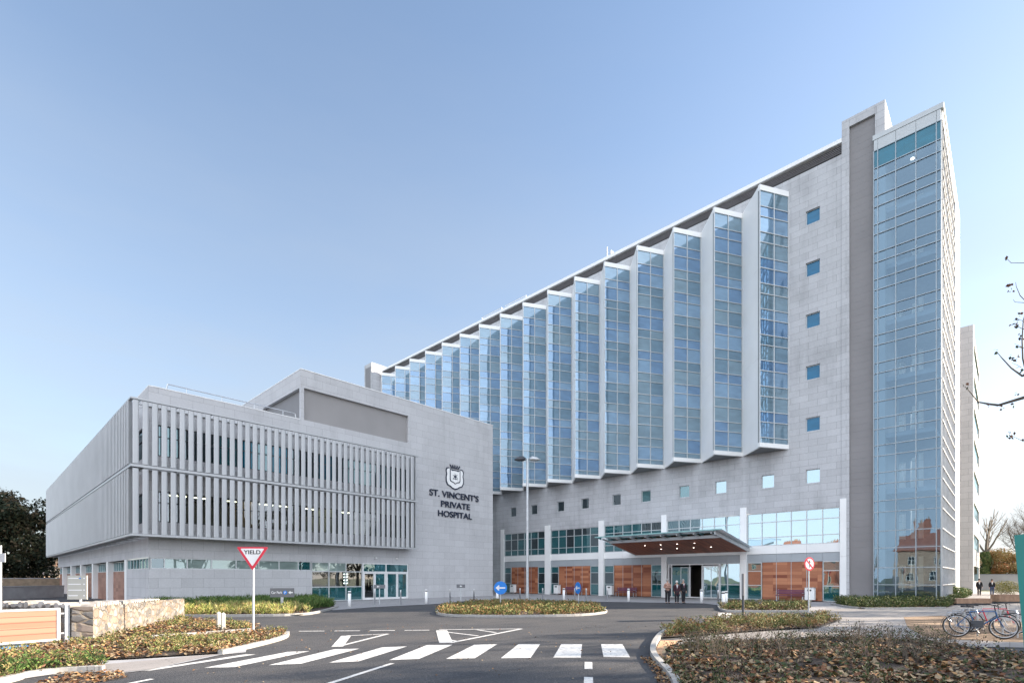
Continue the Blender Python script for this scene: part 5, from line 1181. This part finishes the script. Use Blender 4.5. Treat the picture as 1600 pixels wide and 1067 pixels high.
# =================================================================== PEOPLE
def skinmesh(name, verts, edges, radii, m, parent, sub=1, root=0):
    me = bpy.data.meshes.new(name); me.from_pydata(verts, edges, []); me.materials.append(M[m])
    o = bpy.data.objects.new(name, me); COL.objects.link(o); o.parent = parent
    md = o.modifiers.new('skin', 'SKIN'); md.use_smooth_shade = True; md.branch_smoothing = .6
    lay = me.skin_vertices[0].data
    for i, r in enumerate(radii): lay[i].radius = r if isinstance(r, tuple) else (r, r); lay[i].use_root = (i == root)
    s = o.modifiers.new('sub', 'SUBSURF'); s.levels = sub; s.render_levels = sub
    return o
def person(label, loc, rz, h, top, bottom, hair, arms, legs, coat_len=.5, inner=None, tie=None, skirt=False):
    """h height in m; facing local -y; arms: 'down','folded','swing'; legs (left fwd, right fwd) in m"""
    t = thing('person', label, 'person', loc, rz); k = h/1.75
    def S_(p): return (p[0]*k, p[1]*k, p[2]*k)
    lf, rf = legs
    V = [(0, 0, .95), (0, 0, 1.12), (0, 0, 1.32), (0, 0, 1.45), (0, -.005, 1.52), (0, -.015, 1.60), (0, -.012, 1.69)]; Rr = [(.13, .10), (.125, .095), (.15, .10), (.10, .075), (.05, .05), (.068, .082), (.066, .078)]
    E_ = [(0, 1), (1, 2), (2, 3), (3, 4), (4, 5), (5, 6)]
    A = []
    for s in (-1, 1):
        if arms == 'folded': pts = [(s*.17, 0, 1.41), (s*.24, .02, 1.16), (s*.08, -.17, 1.15), (-s*.02, -.19, 1.17)]
        elif arms == 'swing': pts = [(s*.17, 0, 1.41), (s*.23, s*.08, 1.14), (s*.24, s*.12-.1, .92), (s*.24, s*.12-.14, .84)]
        else: pts = [(s*.17, 0, 1.41), (s*.22, .02, 1.14), (s*.2, -.06, .91), (s*.19, -.08, .82)]
        b = len(V); V += pts; Rr += [.055, .045, .032, .026]; E_ += [(3, b), (b, b+1), (b+1, b+2), (b+2, b+3)]; A.append(pts)
        hx = Vector(pts[3]); hd_ = (Vector(pts[3])-Vector(pts[2])).normalized(); side = Vector((0, 1, 0)) if abs(hd_.y) < .8 else Vector((0, 0, 1))
        for q, (o_, ln) in enumerate(((-.03, .065), (-.01, .08), (.01, .078), (.03, .06))):
            b2 = len(V); p1 = hx+side*o_+hd_*.02; V += [tuple(p1), tuple(p1+hd_*ln)]; Rr += [.010, .008]; E_ += [(b+3, b2), (b2, b2+1)]
        b2 = len(V); p1 = hx+side*-.035-hd_*.005; V += [tuple(p1+side*-.012), tuple(p1+side*-.02+hd_*.04)]; Rr += [.011, .009]; E_ += [(b+3, b2), (b2, b2+1)]
    Lg = []
    for s, f_ in ((-1, lf), (1, rf)):
        pts = [(s*.09, 0, .9), (s*.10, -f_*.6-.02, .5), (s*.10, -f_, .09), (s*.11, -f_-.15, .03)]
        b = len(V); V += pts; Rr += [.085, .058, .042, .032]; E_ += [(0, b), (b, b+1), (b+1, b+2), (b+2, b+3)]; Lg.append(pts)
    V = [S_(v) for v in V]; Rr = [tuple(x*k for x in r) if isinstance(r, tuple) else r*k for r in Rr]
    skinmesh('body', V, E_, Rr, 'skin', t)
    def cloth(name, V, E_, Rr, m): return skinmesh(name, [S_(v) for v in V], E_, [tuple(x*k for x in r) if isinstance(r, tuple) else r*k for r in Rr], m, t)
    z0 = 1.0-coat_len+.02
    V = [(0, 0, 1.15), (0, 0, 1.30), (0, 0, 1.40), (0, .0, 1.47), (0, 0, .95), (0, 0, z0)]; Rr = [(.175, .135), (.19, .135), (.17, .12), (.075, .075), (.18, .145), (.19, .15)]; E_ = [(0, 1), (1, 2), (2, 3), (0, 4), (4, 5)]
    for pts in A:
        b = len(V); w = Vector(pts[2])*.97+Vector(pts[3])*.03; V += [pts[0], pts[1], tuple(w)]; Rr += [.078, .068, .055]; E_ += [(2, b), (b, b+1), (b+1, b+2)]
    cloth('coat', V, E_, Rr, top)
    V = [(0, 0, .98)]; Rr = [(.15, .12)]; E_ = []
    for pts in Lg:
        b = len(V); V += [pts[0], pts[1], (pts[2][0], pts[2][1], .08)]; Rr += [.105, .08, .065]; E_ += [(0, b), (b, b+1), (b+1, b+2)]
    cloth('trousers', V, E_, Rr, bottom)
    for pts in Lg: cloth('shoe', [(pts[2][0], pts[2][1]+.03, .05), (pts[2][0], pts[2][1]-.08, .045), (pts[3][0], pts[3][1]-.06, .03)], [(0, 1), (1, 2)], [.048, .046, .034], 'black')
    # head details
    mb = MB(); mb.lathe([(0, .125), (.055, .115), (.088, .08), (.098, .03), (.094, -.02), (.08, -.05)], (0, .018, 1.655), hair, 16); hr = mb.build('hair', t, world=False); hr.scale = (k, k, k)
    mb = MB()
    for s in (-1, 1): mb.lathe([(0, -.012), (.011, -.006), (.011, .006), (0, .012)], (s*.03, -.088, 1.635), 'black', 8)
    mb.faces([(-.012, -.09, 1.60), (.012, -.09, 1.60), (0, -.118, 1.605), (0, -.092, 1.645)], [(0, 1, 2), (0, 2, 3), (1, 3, 2)], 'skin')
    mb.box(-.024, .024, -.094, -.088, 1.572, 1.579, 'brown_slat')
    fc = mb.build('face', t, world=False); fc.scale = (k, k, k)
    if inner:
        mb = MB(); mb.faces([(-.06, -.142, 1.42), (.06, -.142, 1.42), (0, -.162, 1.14), (0, -.15, 1.45)], [(0, 2, 1), (0, 1, 3)], inner)
        o = mb.build('shirt', t, world=False); o.scale = (k, k, k)
    if tie:
        mb = MB(); mb.box(-.018, .018, -.17, -.158, 1.18, 1.41, tie); o = mb.build('tie', t, world=False); o.scale = (k, k, k)
    return t
fc_ = YAW
person('balding man in a patterned tan jacket with folded arms at the entrance', P3(1043, 942.5, .0), fc_, 1.72, 'jacket_tan', 'trouser_dark', 'hair_grey', 'folded', (0, 0), .25)
person('white-haired woman in a dark plum coat and white scarf, middle of the trio', P3(1057.5, 942.3), fc_-.1, 1.62, 'coat_plum', 'trouser_dark', 'hair_white', 'down', (.1, -.06), .42, 'cloth_white')
person('grey-haired man in a black suit and tie, right of the trio at the entrance', P3(1067.5, 942), fc_+.1, 1.72, 'coat_black', 'trouser_dark', 'hair_grey', 'down', (.12, -.08), .35, 'cloth_white', 'tie_red')
person('distant walker in a black coat, left one of two on the far path', P3(1530, 930.3), fc_-.6, 1.74, 'coat_black', 'trouser_dark', 'hair_dark', 'swing', (.18, -.16), .35, 'cloth_white')
person('distant walker in a dark jacket and blue jeans, right one on the far path', P3(1550, 930.6), fc_-.6, 1.7, 'coat_black', 'denim', 'hair_dark', 'down', (.12, -.12), .2, 'cloth_white')
# =================================================================== BOUNDARY WALLS, FENCES, FAR HOUSES
def lineobj(name, label, cat, a, b, z0, z1, w, m, posts=None):
    a, b = Vector((*a, 0)), Vector((*b, 0)); t = thing(name, label, cat, tuple(a)); mb = MB(); mb.obox((a.x, a.y, (z0+z1)/2), b-a, w, z1-z0, (b-a).length, m); mb.build('panel', t)
    mb = MB(); mb.obox((a.x, a.y, z1+.04), b-a, w+.08, .08, (b-a).length, 'concrete'); mb.build('coping', t)
    if posts:
        n = int((b-a).length/posts)
        for k in range(n+1):
            p = a+(b-a)*(k/n); mb = MB(); mb.box(p.x-.09, p.x+.09, p.y-.09, p.y+.09, 0, z1+.15, 'timber_fence'); mb.build('fence_post', t)
    return t
lineobj('boundary_wall', 'low grey concrete wall behind the stone wall at far left', 'wall', ep(-30, 903, 42)[:2], ep(98, 903, 50)[:2], 0, 1.05, .25, 'concrete')
lineobj('timber_fence', 'brown timber board fence under the dark tree at far left', 'fence', ep(-60, 903, 60)[:2], ep(99, 903, 66)[:2], 0, 1.75, .1, 'timber_fence', 3.0)
bw = lineobj('boundary_wall', 'tall plain rendered wall across the end of the far path', 'wall', ep(1505, 903, 82)[:2], ep(1700, 903, 74)[:2], 0, 2.35, .3, 'render_grey')
def house(name, label, loc, rz, w, d, h, rh, wm, rm, wins=(), chim=()):
    t = thing(name, label, 'house', loc, rz)
    mb = MB(); mb.box(-w/2, w/2, -d/2, d/2, 0, h, wm); mb.faces([(-w/2, -d/2, h), (-w/2, d/2, h), (-w/2, 0, h+rh), (w/2, -d/2, h), (w/2, d/2, h), (w/2, 0, h+rh)], [(0, 2, 1), (3, 4, 5)], wm); mb.build('wall', t, world=False)
    mb = MB()
    for s in (-1, 1): 
        v = [(-w/2-.3, s*(d/2+.4), h-.2), (w/2+.3, s*(d/2+.4), h-.2), (w/2+.3, 0, h+rh+.1), (-w/2-.3, 0, h+rh+.1)]; v2 = [(a_, b_, c_+.18) for a_, b_, c_ in v]
        mb.faces(v+v2, [(0, 1, 2, 3), (7, 6, 5, 4), (0, 4, 5, 1), (1, 5, 6, 2), (3, 7, 4, 0), (2, 6, 7, 3)], rm)
    rf_ = mb.build('roof', t, world=False)
    for (x, y, hh, ww) in chim:
        mb = MB(); mb.box(x-ww/2, x+ww/2, y-.45, y+.45, h, h+hh, 'red_brick'); mb.box(x-ww/2-.08, x+ww/2+.08, y-.53, y+.53, h+hh, h+hh+.15, 'red_brick')
        n = max(2, int(ww/.4))
        for k in range(n): xx = x-ww/2+(k+.5)*ww/n; mb.lathe([(.12, 0), (.10, .5), (.14, .55)], (xx, y, h+hh+.15), 'plant_box', 8)
        mb.build('chimney', rf_, world=False)
    for (x, z, ww, hh) in wins:
        mb = MB(); frame_rect(mb, 'Y', -d/2-.01, x-ww/2, x+ww/2, z, z+hh, [x], [z+hh/2], 'white_paint', .08, .1); f = mb.build('window', t, world=False); mb = MB(); pane(mb, 'Y', -d/2-.02, x-ww/2, x+ww/2, z, z+hh, 'window_dark'); mb.build('pane', f, world=False)
    return t
e = ep(68, 903, 120); house('far_house', 'small distant house with a lit gable beyond the fence at far left', (e.x, e.y, 0), YAW+1.2, 8, 7, 2.6, 2.0, 'ashlar', 'slate', [(0, .8, 1.2, 1.2)], [(2, 0, 2.6, .8)])
# houses across the street, behind the camera: the tower's glass mirrors them
house('stone_house', 'sandstone gabled house with brick chimneys, mirrored low in the stair tower glass', (-52, 11, 0), math.pi/2, 13, 9, 7.5, 4.0, 'ashlar', 'red_brick', [(-4, 1, 1.3, 1.8), (0, 1, 1.3, 1.8), (4, 1, 1.3, 1.8), (-4, 4.4, 1.3, 1.8), (0, 4.4, 1.3, 1.8), (4, 4.4, 1.3, 1.8)], [(-5, 0, 6.5, 1.4), (2.2, 0, 6.2, 2.4)])
house('brick_house', 'red brick house with rows of chimney pots, mirrored in the entrance glass', (-54, 40, 0), math.pi/2, 22, 9, 6.0, 2.6, 'red_brick', 'slate', [(-7, 1, 1.3, 1.8), (-2, 1, 1.3, 1.8), (3, 1, 1.3, 1.8), (-7, 3.9, 1.3, 1.5), (-2, 3.9, 1.3, 1.5), (3, 3.9, 1.3, 1.5), (8, 3.9, 1.3, 1.5)], [(-9, 0, 4.6, 2.6), (0, 0, 4.6, 2.6), (9, 0, 4.6, 2.6)])
# =================================================================== TREES
def branch_mesh(mb, p, d, L, r, depth, m, tips, spread=.5, up=.15, nside=5, ratio=.72):
    p = Vector(p); d = Vector(d).normalized(); segs = 3 if depth > 1 else 2
    for i in range(segs):
        q = p+d*(L/segs); r1 = r*(1-.28/segs*1.0) if i < segs-1 else r*.72
        mb.tube(p, q, r, r1, m, nside if depth > 1 else 3, False); p = q; r = r1
        d = (d+Vector((random.uniform(-1, 1), random.uniform(-1, 1), random.uniform(-.6, 1)))*.16+Vector((0, 0, up*.25))).normalized()
        if depth > 0 and i >= segs-2:
            for _ in range(random.choice((1, 2))):
                a = Vector((random.uniform(-1, 1), random.uniform(-1, 1), random.uniform(-.5, .7))).normalized()
                branch_mesh(mb, p, d*(1-spread)+a*spread+Vector((0, 0, up)), L*ratio*random.uniform(.75, 1.1), r*.62, depth-1, m, tips, spread, up, nside, ratio)
    tips.append((p.copy(), d.copy()))
    if depth > 0: branch_mesh(mb, p, d, L*ratio, r, depth-1, m, tips, spread, up, nside, ratio)
def bare_tree(label, loc, h, r, seed, m='bark', leaves=0, depth=5, group=None, lm=None, th=.28, spread=.55):
    random.seed(seed); t = thing('bare_tree', label, 'tree', loc, 0, group); mb = MB()
    mb.tube((0, 0, 0), (0, 0, h*th), r, r*.8, m, 8, False); mb.build('trunk', t, world=False)
    mb = MB(); tips = []; n = 4
    for k in range(n):
        a = 2*math.pi*k/n+random.uniform(-.4, .4); branch_mesh(mb, (0, 0, h*(th+random.uniform(-.05, .0))), (math.cos(a)*.6, math.sin(a)*.6, 1), h*.24, r*.55, depth, m, tips, spread, .12)
    branch_mesh(mb, (0, 0, h*th-.05), (0, 0, 1), h*.28, r*.7, depth, m, tips, spread, .15)
    mb.build('branches', t, world=False)
    if leaves:
        T0 = np.array([list(p) for p, _ in tips]); i = rng.integers(0, len(T0), leaves); C = T0[i]+rng.normal(0, .12, (leaves, 3))
        N_ = unit(rng.normal(0, 1, (leaves, 3))); T = unit(np.cross(N_, rng.normal(0, 1, (leaves, 3)))); L = rng.uniform(.06, .13, leaves)
        V, F = leafquads(C, N_, T, L, L*.8); mm = lm or LEAFM[:3]; o = bpy.data.objects.new('leaves', rawmesh('leaves', V, F, rng.integers(0, len(mm), leaves), mm)); COL.objects.link(o); o.parent = t
    return t
def leafy_tree(name, label, loc, h, w, seed, mats, n=14000, leaf=.35, zlo=.15, group=None, blobs=26, shape='round', trunk='bark'):
    r2 = np.random.default_rng(seed); t = thing(name, label, 'tree', loc, 0, group)
    mb = MB(); mb.tube((0, 0, 0), (0, 0, h*.85), h*.03, h*.008, trunk, 8, False)
    random.seed(seed)
    for k in range(9):
        a = random.uniform(0, 6.28); z = h*random.uniform(.2, .7); mb.tube((0, 0, z), (math.cos(a)*w*.4, math.sin(a)*w*.4, z+h*.15), h*.012, h*.004, trunk, 5, False)
    mb.build('trunk', t, world=False)
    z = r2.uniform(zlo, .95, blobs); prof = np.sqrt(np.clip(1-((z-.5)/.55)**2, .05, 1)) if shape == 'round' else np.clip(1.15-z, .15, 1)
    a = r2.uniform(0, 6.28, blobs); rr = w/2*prof*np.sqrt(r2.uniform(.1, 1, blobs)); B = np.c_[rr*np.cos(a), rr*np.sin(a), z*h]; bs = r2.uniform(.10, .22, blobs)*w
    i = r2.integers(0, blobs, n); u = unit(r2.normal(0, 1, (n, 3))); C = B[i]+u*(bs[i]*r2.uniform(.55, 1.1, n))[:, None]*np.array([1, 1, .75]); C[:, 2] = np.maximum(C[:, 2], .1)
    N_ = unit(u+r2.normal(0, .6, (n, 3))); T = unit(np.cross(N_, r2.normal(0, 1, (n, 3)))); L = leaf*r2.uniform(.5, 1.4, n)
    V, F = leafquads(C, N_, T, L, L*.6); mi = np.where(r2.random(n) < .5, i % len(mats), r2.integers(0, len(mats), n))
    o = bpy.data.objects.new('crown', rawmesh('crown', V, F, mi, mats)); COL.objects.link(o); o.parent = t; return t
CONM = cmat('conifer', [(.022, .032, .016), (.038, .042, .02), (.06, .058, .026), (.095, .068, .036), (.016, .022, .012)])
AUTM = cmat('autumn', [(.30, .19, .07), (.36, .26, .11), (.30, .20, .07), (.20, .17, .06), (.36, .16, .06)])
e = ep(20, 903, 75); leafy_tree('dark_tree', 'large dark evergreen tree rising behind the fence at the left edge', (e.x, e.y, 0), 14.2, 10.5, 3, CONM, 26000, .42, .1, blobs=60)
e = ep(-45, 903, 70); leafy_tree('dark_tree', 'dark evergreen tree half cut off by the left edge of the photo', (e.x, e.y, 0), 13.0, 9, 5, CONM, 12000, .45, .1, blobs=30)
e = ep(85, 903, 100); bare_tree('pale bare tree seen under the louvred overhang at far left', (e.x, e.y, 0), 7.5, .16, 11, 'bark_pale', 700, 4)
e = ep(92, 903, 92); bare_tree('thin twiggy tree tucked against the wing at far left', (e.x, e.y, 0), 6.5, .14, 12, 'bark_pale', 600, 4)
# right: ivy-clad pollard, autumn trees
e = ep(1541, 903, 95); pt = bare_tree('tall bare pollarded tree with an ivy-clad trunk beyond the far wall', (e.x, e.y, 0), 13.0, .34, 21, 'bark_pale', 0, 2, th=.5, spread=.35)
n = 5000; z = rng.random(n)*6.6; a_ = rng.uniform(0, 6.28, n); r_ = .5+.3*rng.random(n)+.25*np.sin(z*2+a_); C = np.c_[r_*np.cos(a_), r_*np.sin(a_), z]; u = unit(np.c_[np.cos(a_), np.sin(a_), rng.normal(0, .5, n)]); T = unit(np.cross(u, rng.normal(0, 1, (n, 3)))); L = rng.uniform(.12, .3, n)
V, F = leafquads(C, u, T, L, L*.8); o = bpy.data.objects.new('ivy', rawmesh('ivy', V, F, rng.integers(0, 4, n), GREENM[:4])); COL.objects.link(o); o.parent = pt
for (u_, dd, hh, ww, sd_, lab) in ((1563, 98, 6.0, 8, 31, 'golden autumn tree directly right of the ivy-clad trunk'), (1583, 94, 6.6, 8, 32, 'orange autumn tree beside the teal board'), (1605, 90, 6.2, 7, 33, 'rust autumn tree partly behind the teal board'), (1552, 110, 7.5, 7, 34, 'paler brown autumn tree farthest behind the rendered wall')):
    e = ep(u_, 903, dd); leafy_tree('autumn_tree', lab, (e.x, e.y, 0), hh, ww, sd_, AUTM, 9000, .26, .12, 'autumn trees beyond the far wall', 24)
e = ep(1612, 903, 70); bare_tree('bare spreading tree at the right edge above the autumn trees', (e.x, e.y, 0), 11.5, .25, 41, 'bark', 0, 5)
# bush and shrubs near the far path
for (u_, v_, hh, lab) in ((1489, 938, 1.1, 'bright green bush at the foot of the white fin'), (1503, 933, .9, 'small yellow green bush by the rear block'), (1572, 929, 1.5, 'pale olive clipped bush at the right of the far path')):
    x, y = G(u_, v_); t = thing('bush', lab, 'bush', (x, y, 0)); n = 2600; b = rng.normal(0, 1, (n, 3)); b = unit(b)*(rng.random(n)**.4)[:, None]; C = b*np.array([hh*.9, hh*.9, hh*.55])+np.array([0, 0, hh*.52]); C[:, 2] = np.maximum(C[:, 2], .05)
    N_ = unit(b+rng.normal(0, .6, (n, 3))); T = unit(np.cross(N_, rng.normal(0, 1, (n, 3)))); L = rng.uniform(.06, .16, n); V, F = leafquads(C, N_, T, L, L*.6); mm = GRASSM[:2]+GREENM[1:3] if hh < 1.3 else GOLDM[:3]
    o = bpy.data.objects.new('foliage', rawmesh('foliage', V, F, rng.integers(0, len(mm), n), mm)); COL.objects.link(o); o.parent = t
    mb = MB()
    for k in range(6): mb.tube((0, 0, 0), (math.cos(k)*hh*.4, math.sin(k)*hh*.4, hh*.6), .02, .008, 'bark', 4, False)
    mb.build('stems', t, world=False)
# near tree outside the right edge, with the twigs that reach into the picture
random.seed(5)
q0 = ep(1800, 903, 12); nt_ = thing('twiggy_tree', 'leaf-shedding tree whose thin twigs reach in from the upper right edge', 'tree', (q0.x, q0.y, 0))
mb = MB(); mb.tube((q0.x, q0.y, 0), (q0.x, q0.y, 9), .2, .08, 'bark', 10, False); mb.build('trunk', nt_)
mb = MB(); leafpos = []
def twig(pix, dep, r0, r1):
    P = [ep(u, v, dep+.15*i) for i, (u, v) in enumerate(pix)]
    if 1601 < pix[0][0] < 1750: h_ = P[0].z; mb.tube((q0.x, q0.y, h_+.1), P[0], r0*1.6, r0, 'bark', 5, False)
    n = len(P)
    for i in range(n-1): mb.tube(P[i], P[i+1], r0+(r1-r0)*i/(n-1), r0+(r1-r0)*(i+1)/(n-1), 'bark', 5, False)
    return P
main_ = twig([(1800, 560), (1700, 590), (1640, 612), (1600, 621), (1580, 627), (1560, 633), (1545, 631), (1528, 628), (1518, 615), (1508, 604)], 11, .05, .007)
twig([(1640, 560), (1610, 575), (1598, 588), (1580, 575), (1566, 560), (1557, 549)], 11, .03, .006); leafpos += [ep(1557, 547, 11.7), ep(1556, 552, 11.7), ep(1554, 546, 11.7)]
up_ = twig([(1700, 620), (1640, 600), (1604, 585), (1598, 560), (1597, 530), (1599, 500), (1606, 480)], 11, .025, .008)
twig([(1640, 520), (1610, 515), (1598, 514), (1586, 508)], 11.2, .012, .005); leafpos += [ep(1584+random.uniform(-6, 6), 508+random.uniform(-3, 4), 11.6) for _ in range(7)]
twig([(1640, 480), (1606, 474), (1594, 462), (1588, 448), (1587, 441)], 11.2, .012, .004); leafpos += [ep(1580+random.uniform(-5, 4), 450+random.uniform(-7, 7), 11.6) for _ in range(9)]
twig([(1640, 413), (1612, 411), (1600, 411), (1580, 411), (1573, 404)], 11.2, .010, .004); leafpos += [ep(1573, 403, 11.6), ep(1572, 406, 11.6)]
twig([(1640, 480), (1600, 473), (1586, 472), (1583, 468)], 11.0, .008, .003)
leafpos += [ep(1580+random.uniform(-6, 6), 679+random.uniform(-5, 6), 11.6) for _ in range(9)]; twig([(1680, 660), (1620, 672), (1600, 690), (1580, 680)], 11.2, .012, .004)
for (u, v, n) in ((1594, 490, 4), (1589, 498, 4), (1596, 526, 5), (1592, 540, 3), (1582, 556, 4), (1585, 565, 3), (1593, 578, 3), (1592, 558, 4), (1509, 603, 3), (1590, 614, 3), (1525, 631, 2), (1545, 633, 3), (1565, 636, 4), (1585, 633, 3), (1597, 685, 2)):
    leafpos += [ep(u+random.uniform(-4, 4), v+random.uniform(-4, 4), 11.6) for _ in range(n)]
for (u, v) in ((1590, 540), (1586, 570), (1592, 500)): twig([(u+10, v+4), (u+3, v), (u-5, v-3)], 11.4, .005, .003)
mb.build('branches', nt_)
C = np.array([list(p) for p in leafpos]); n = len(C); N_ = unit(rng.normal(0, 1, (n, 3))); T = unit(np.cross(N_, rng.normal(0, 1, (n, 3)))); L = rng.uniform(.05, .10, n); V, F = leafquads(C-np.array([q0.x, q0.y, 0]), N_, T, L, L*.75)
o = bpy.data.objects.new('leaves', rawmesh('leaves', V, F, rng.integers(0, 3, n), [DARKM[0], DARKM[2], LEAFM[2]])); COL.objects.link(o); o.parent = nt_
# trees outside the right edge, whose trunks and boughs streak the forecourt with shade
for k, (lat, dep, hh) in enumerate(((34, 3, 11), (41, 9, 12), (38, 15, 10), (52, 12, 13), (60, 21, 12), (47, -3, 12), (66, 30, 13), (38, 29.5, 9), (42, 33, 9.5), (46, 36, 10), (50, 40, 10))):
    x = FX*dep+FY*lat; y = FY*dep-FX*lat
    bare_tree('bare roadside tree outside the right edge that throws streaks of shade', (x, y, 0), hh, .34, 60+k, 'bark', 350, 3, 'bare trees outside the right edge')
for k, (lat, dep, hh) in enumerate(((36, 12, 13), (37, 16.5, 14.5), (36.5, 21, 13), (40, 25.5, 10.5), (44, 8, 13), (45, 14, 15), (47, 32.5, 12), (52, 30, 13))):
    leafy_tree('evergreen_tree', 'dense evergreen tree outside the right edge that shades the forecourt', (FX*dep+FY*lat, FY*dep-FX*lat, 0), hh, 6.0, 300+k, CONM, (2600, 4200, 2200, 1300, 3000, 2600, 1500, 1500)[k], .42, .12, 'evergreen trees outside the right edge', 26)
# reflected street trees behind the camera
for k, (x, y, hh) in enumerate(((-40, -2, 9), (-42, 22, 8), (-38, 52, 9))):
    bare_tree('bare street tree across the road, seen only as a reflection', (x, y, 0), hh, .2, 80+k, 'bark_pale', 500, 4, 'street trees across the road')
mb = MB(); mb.obox((G(0, 1021)[0], G(0, 1021)[1], .12), (1, .1, 0), .25, .08, .5, 'blue_plastic'); tag(mb.build('plastic_offcut', bevel=.02), 'piece of bright blue plastic lying in the leaves at the left edge', 'litter')
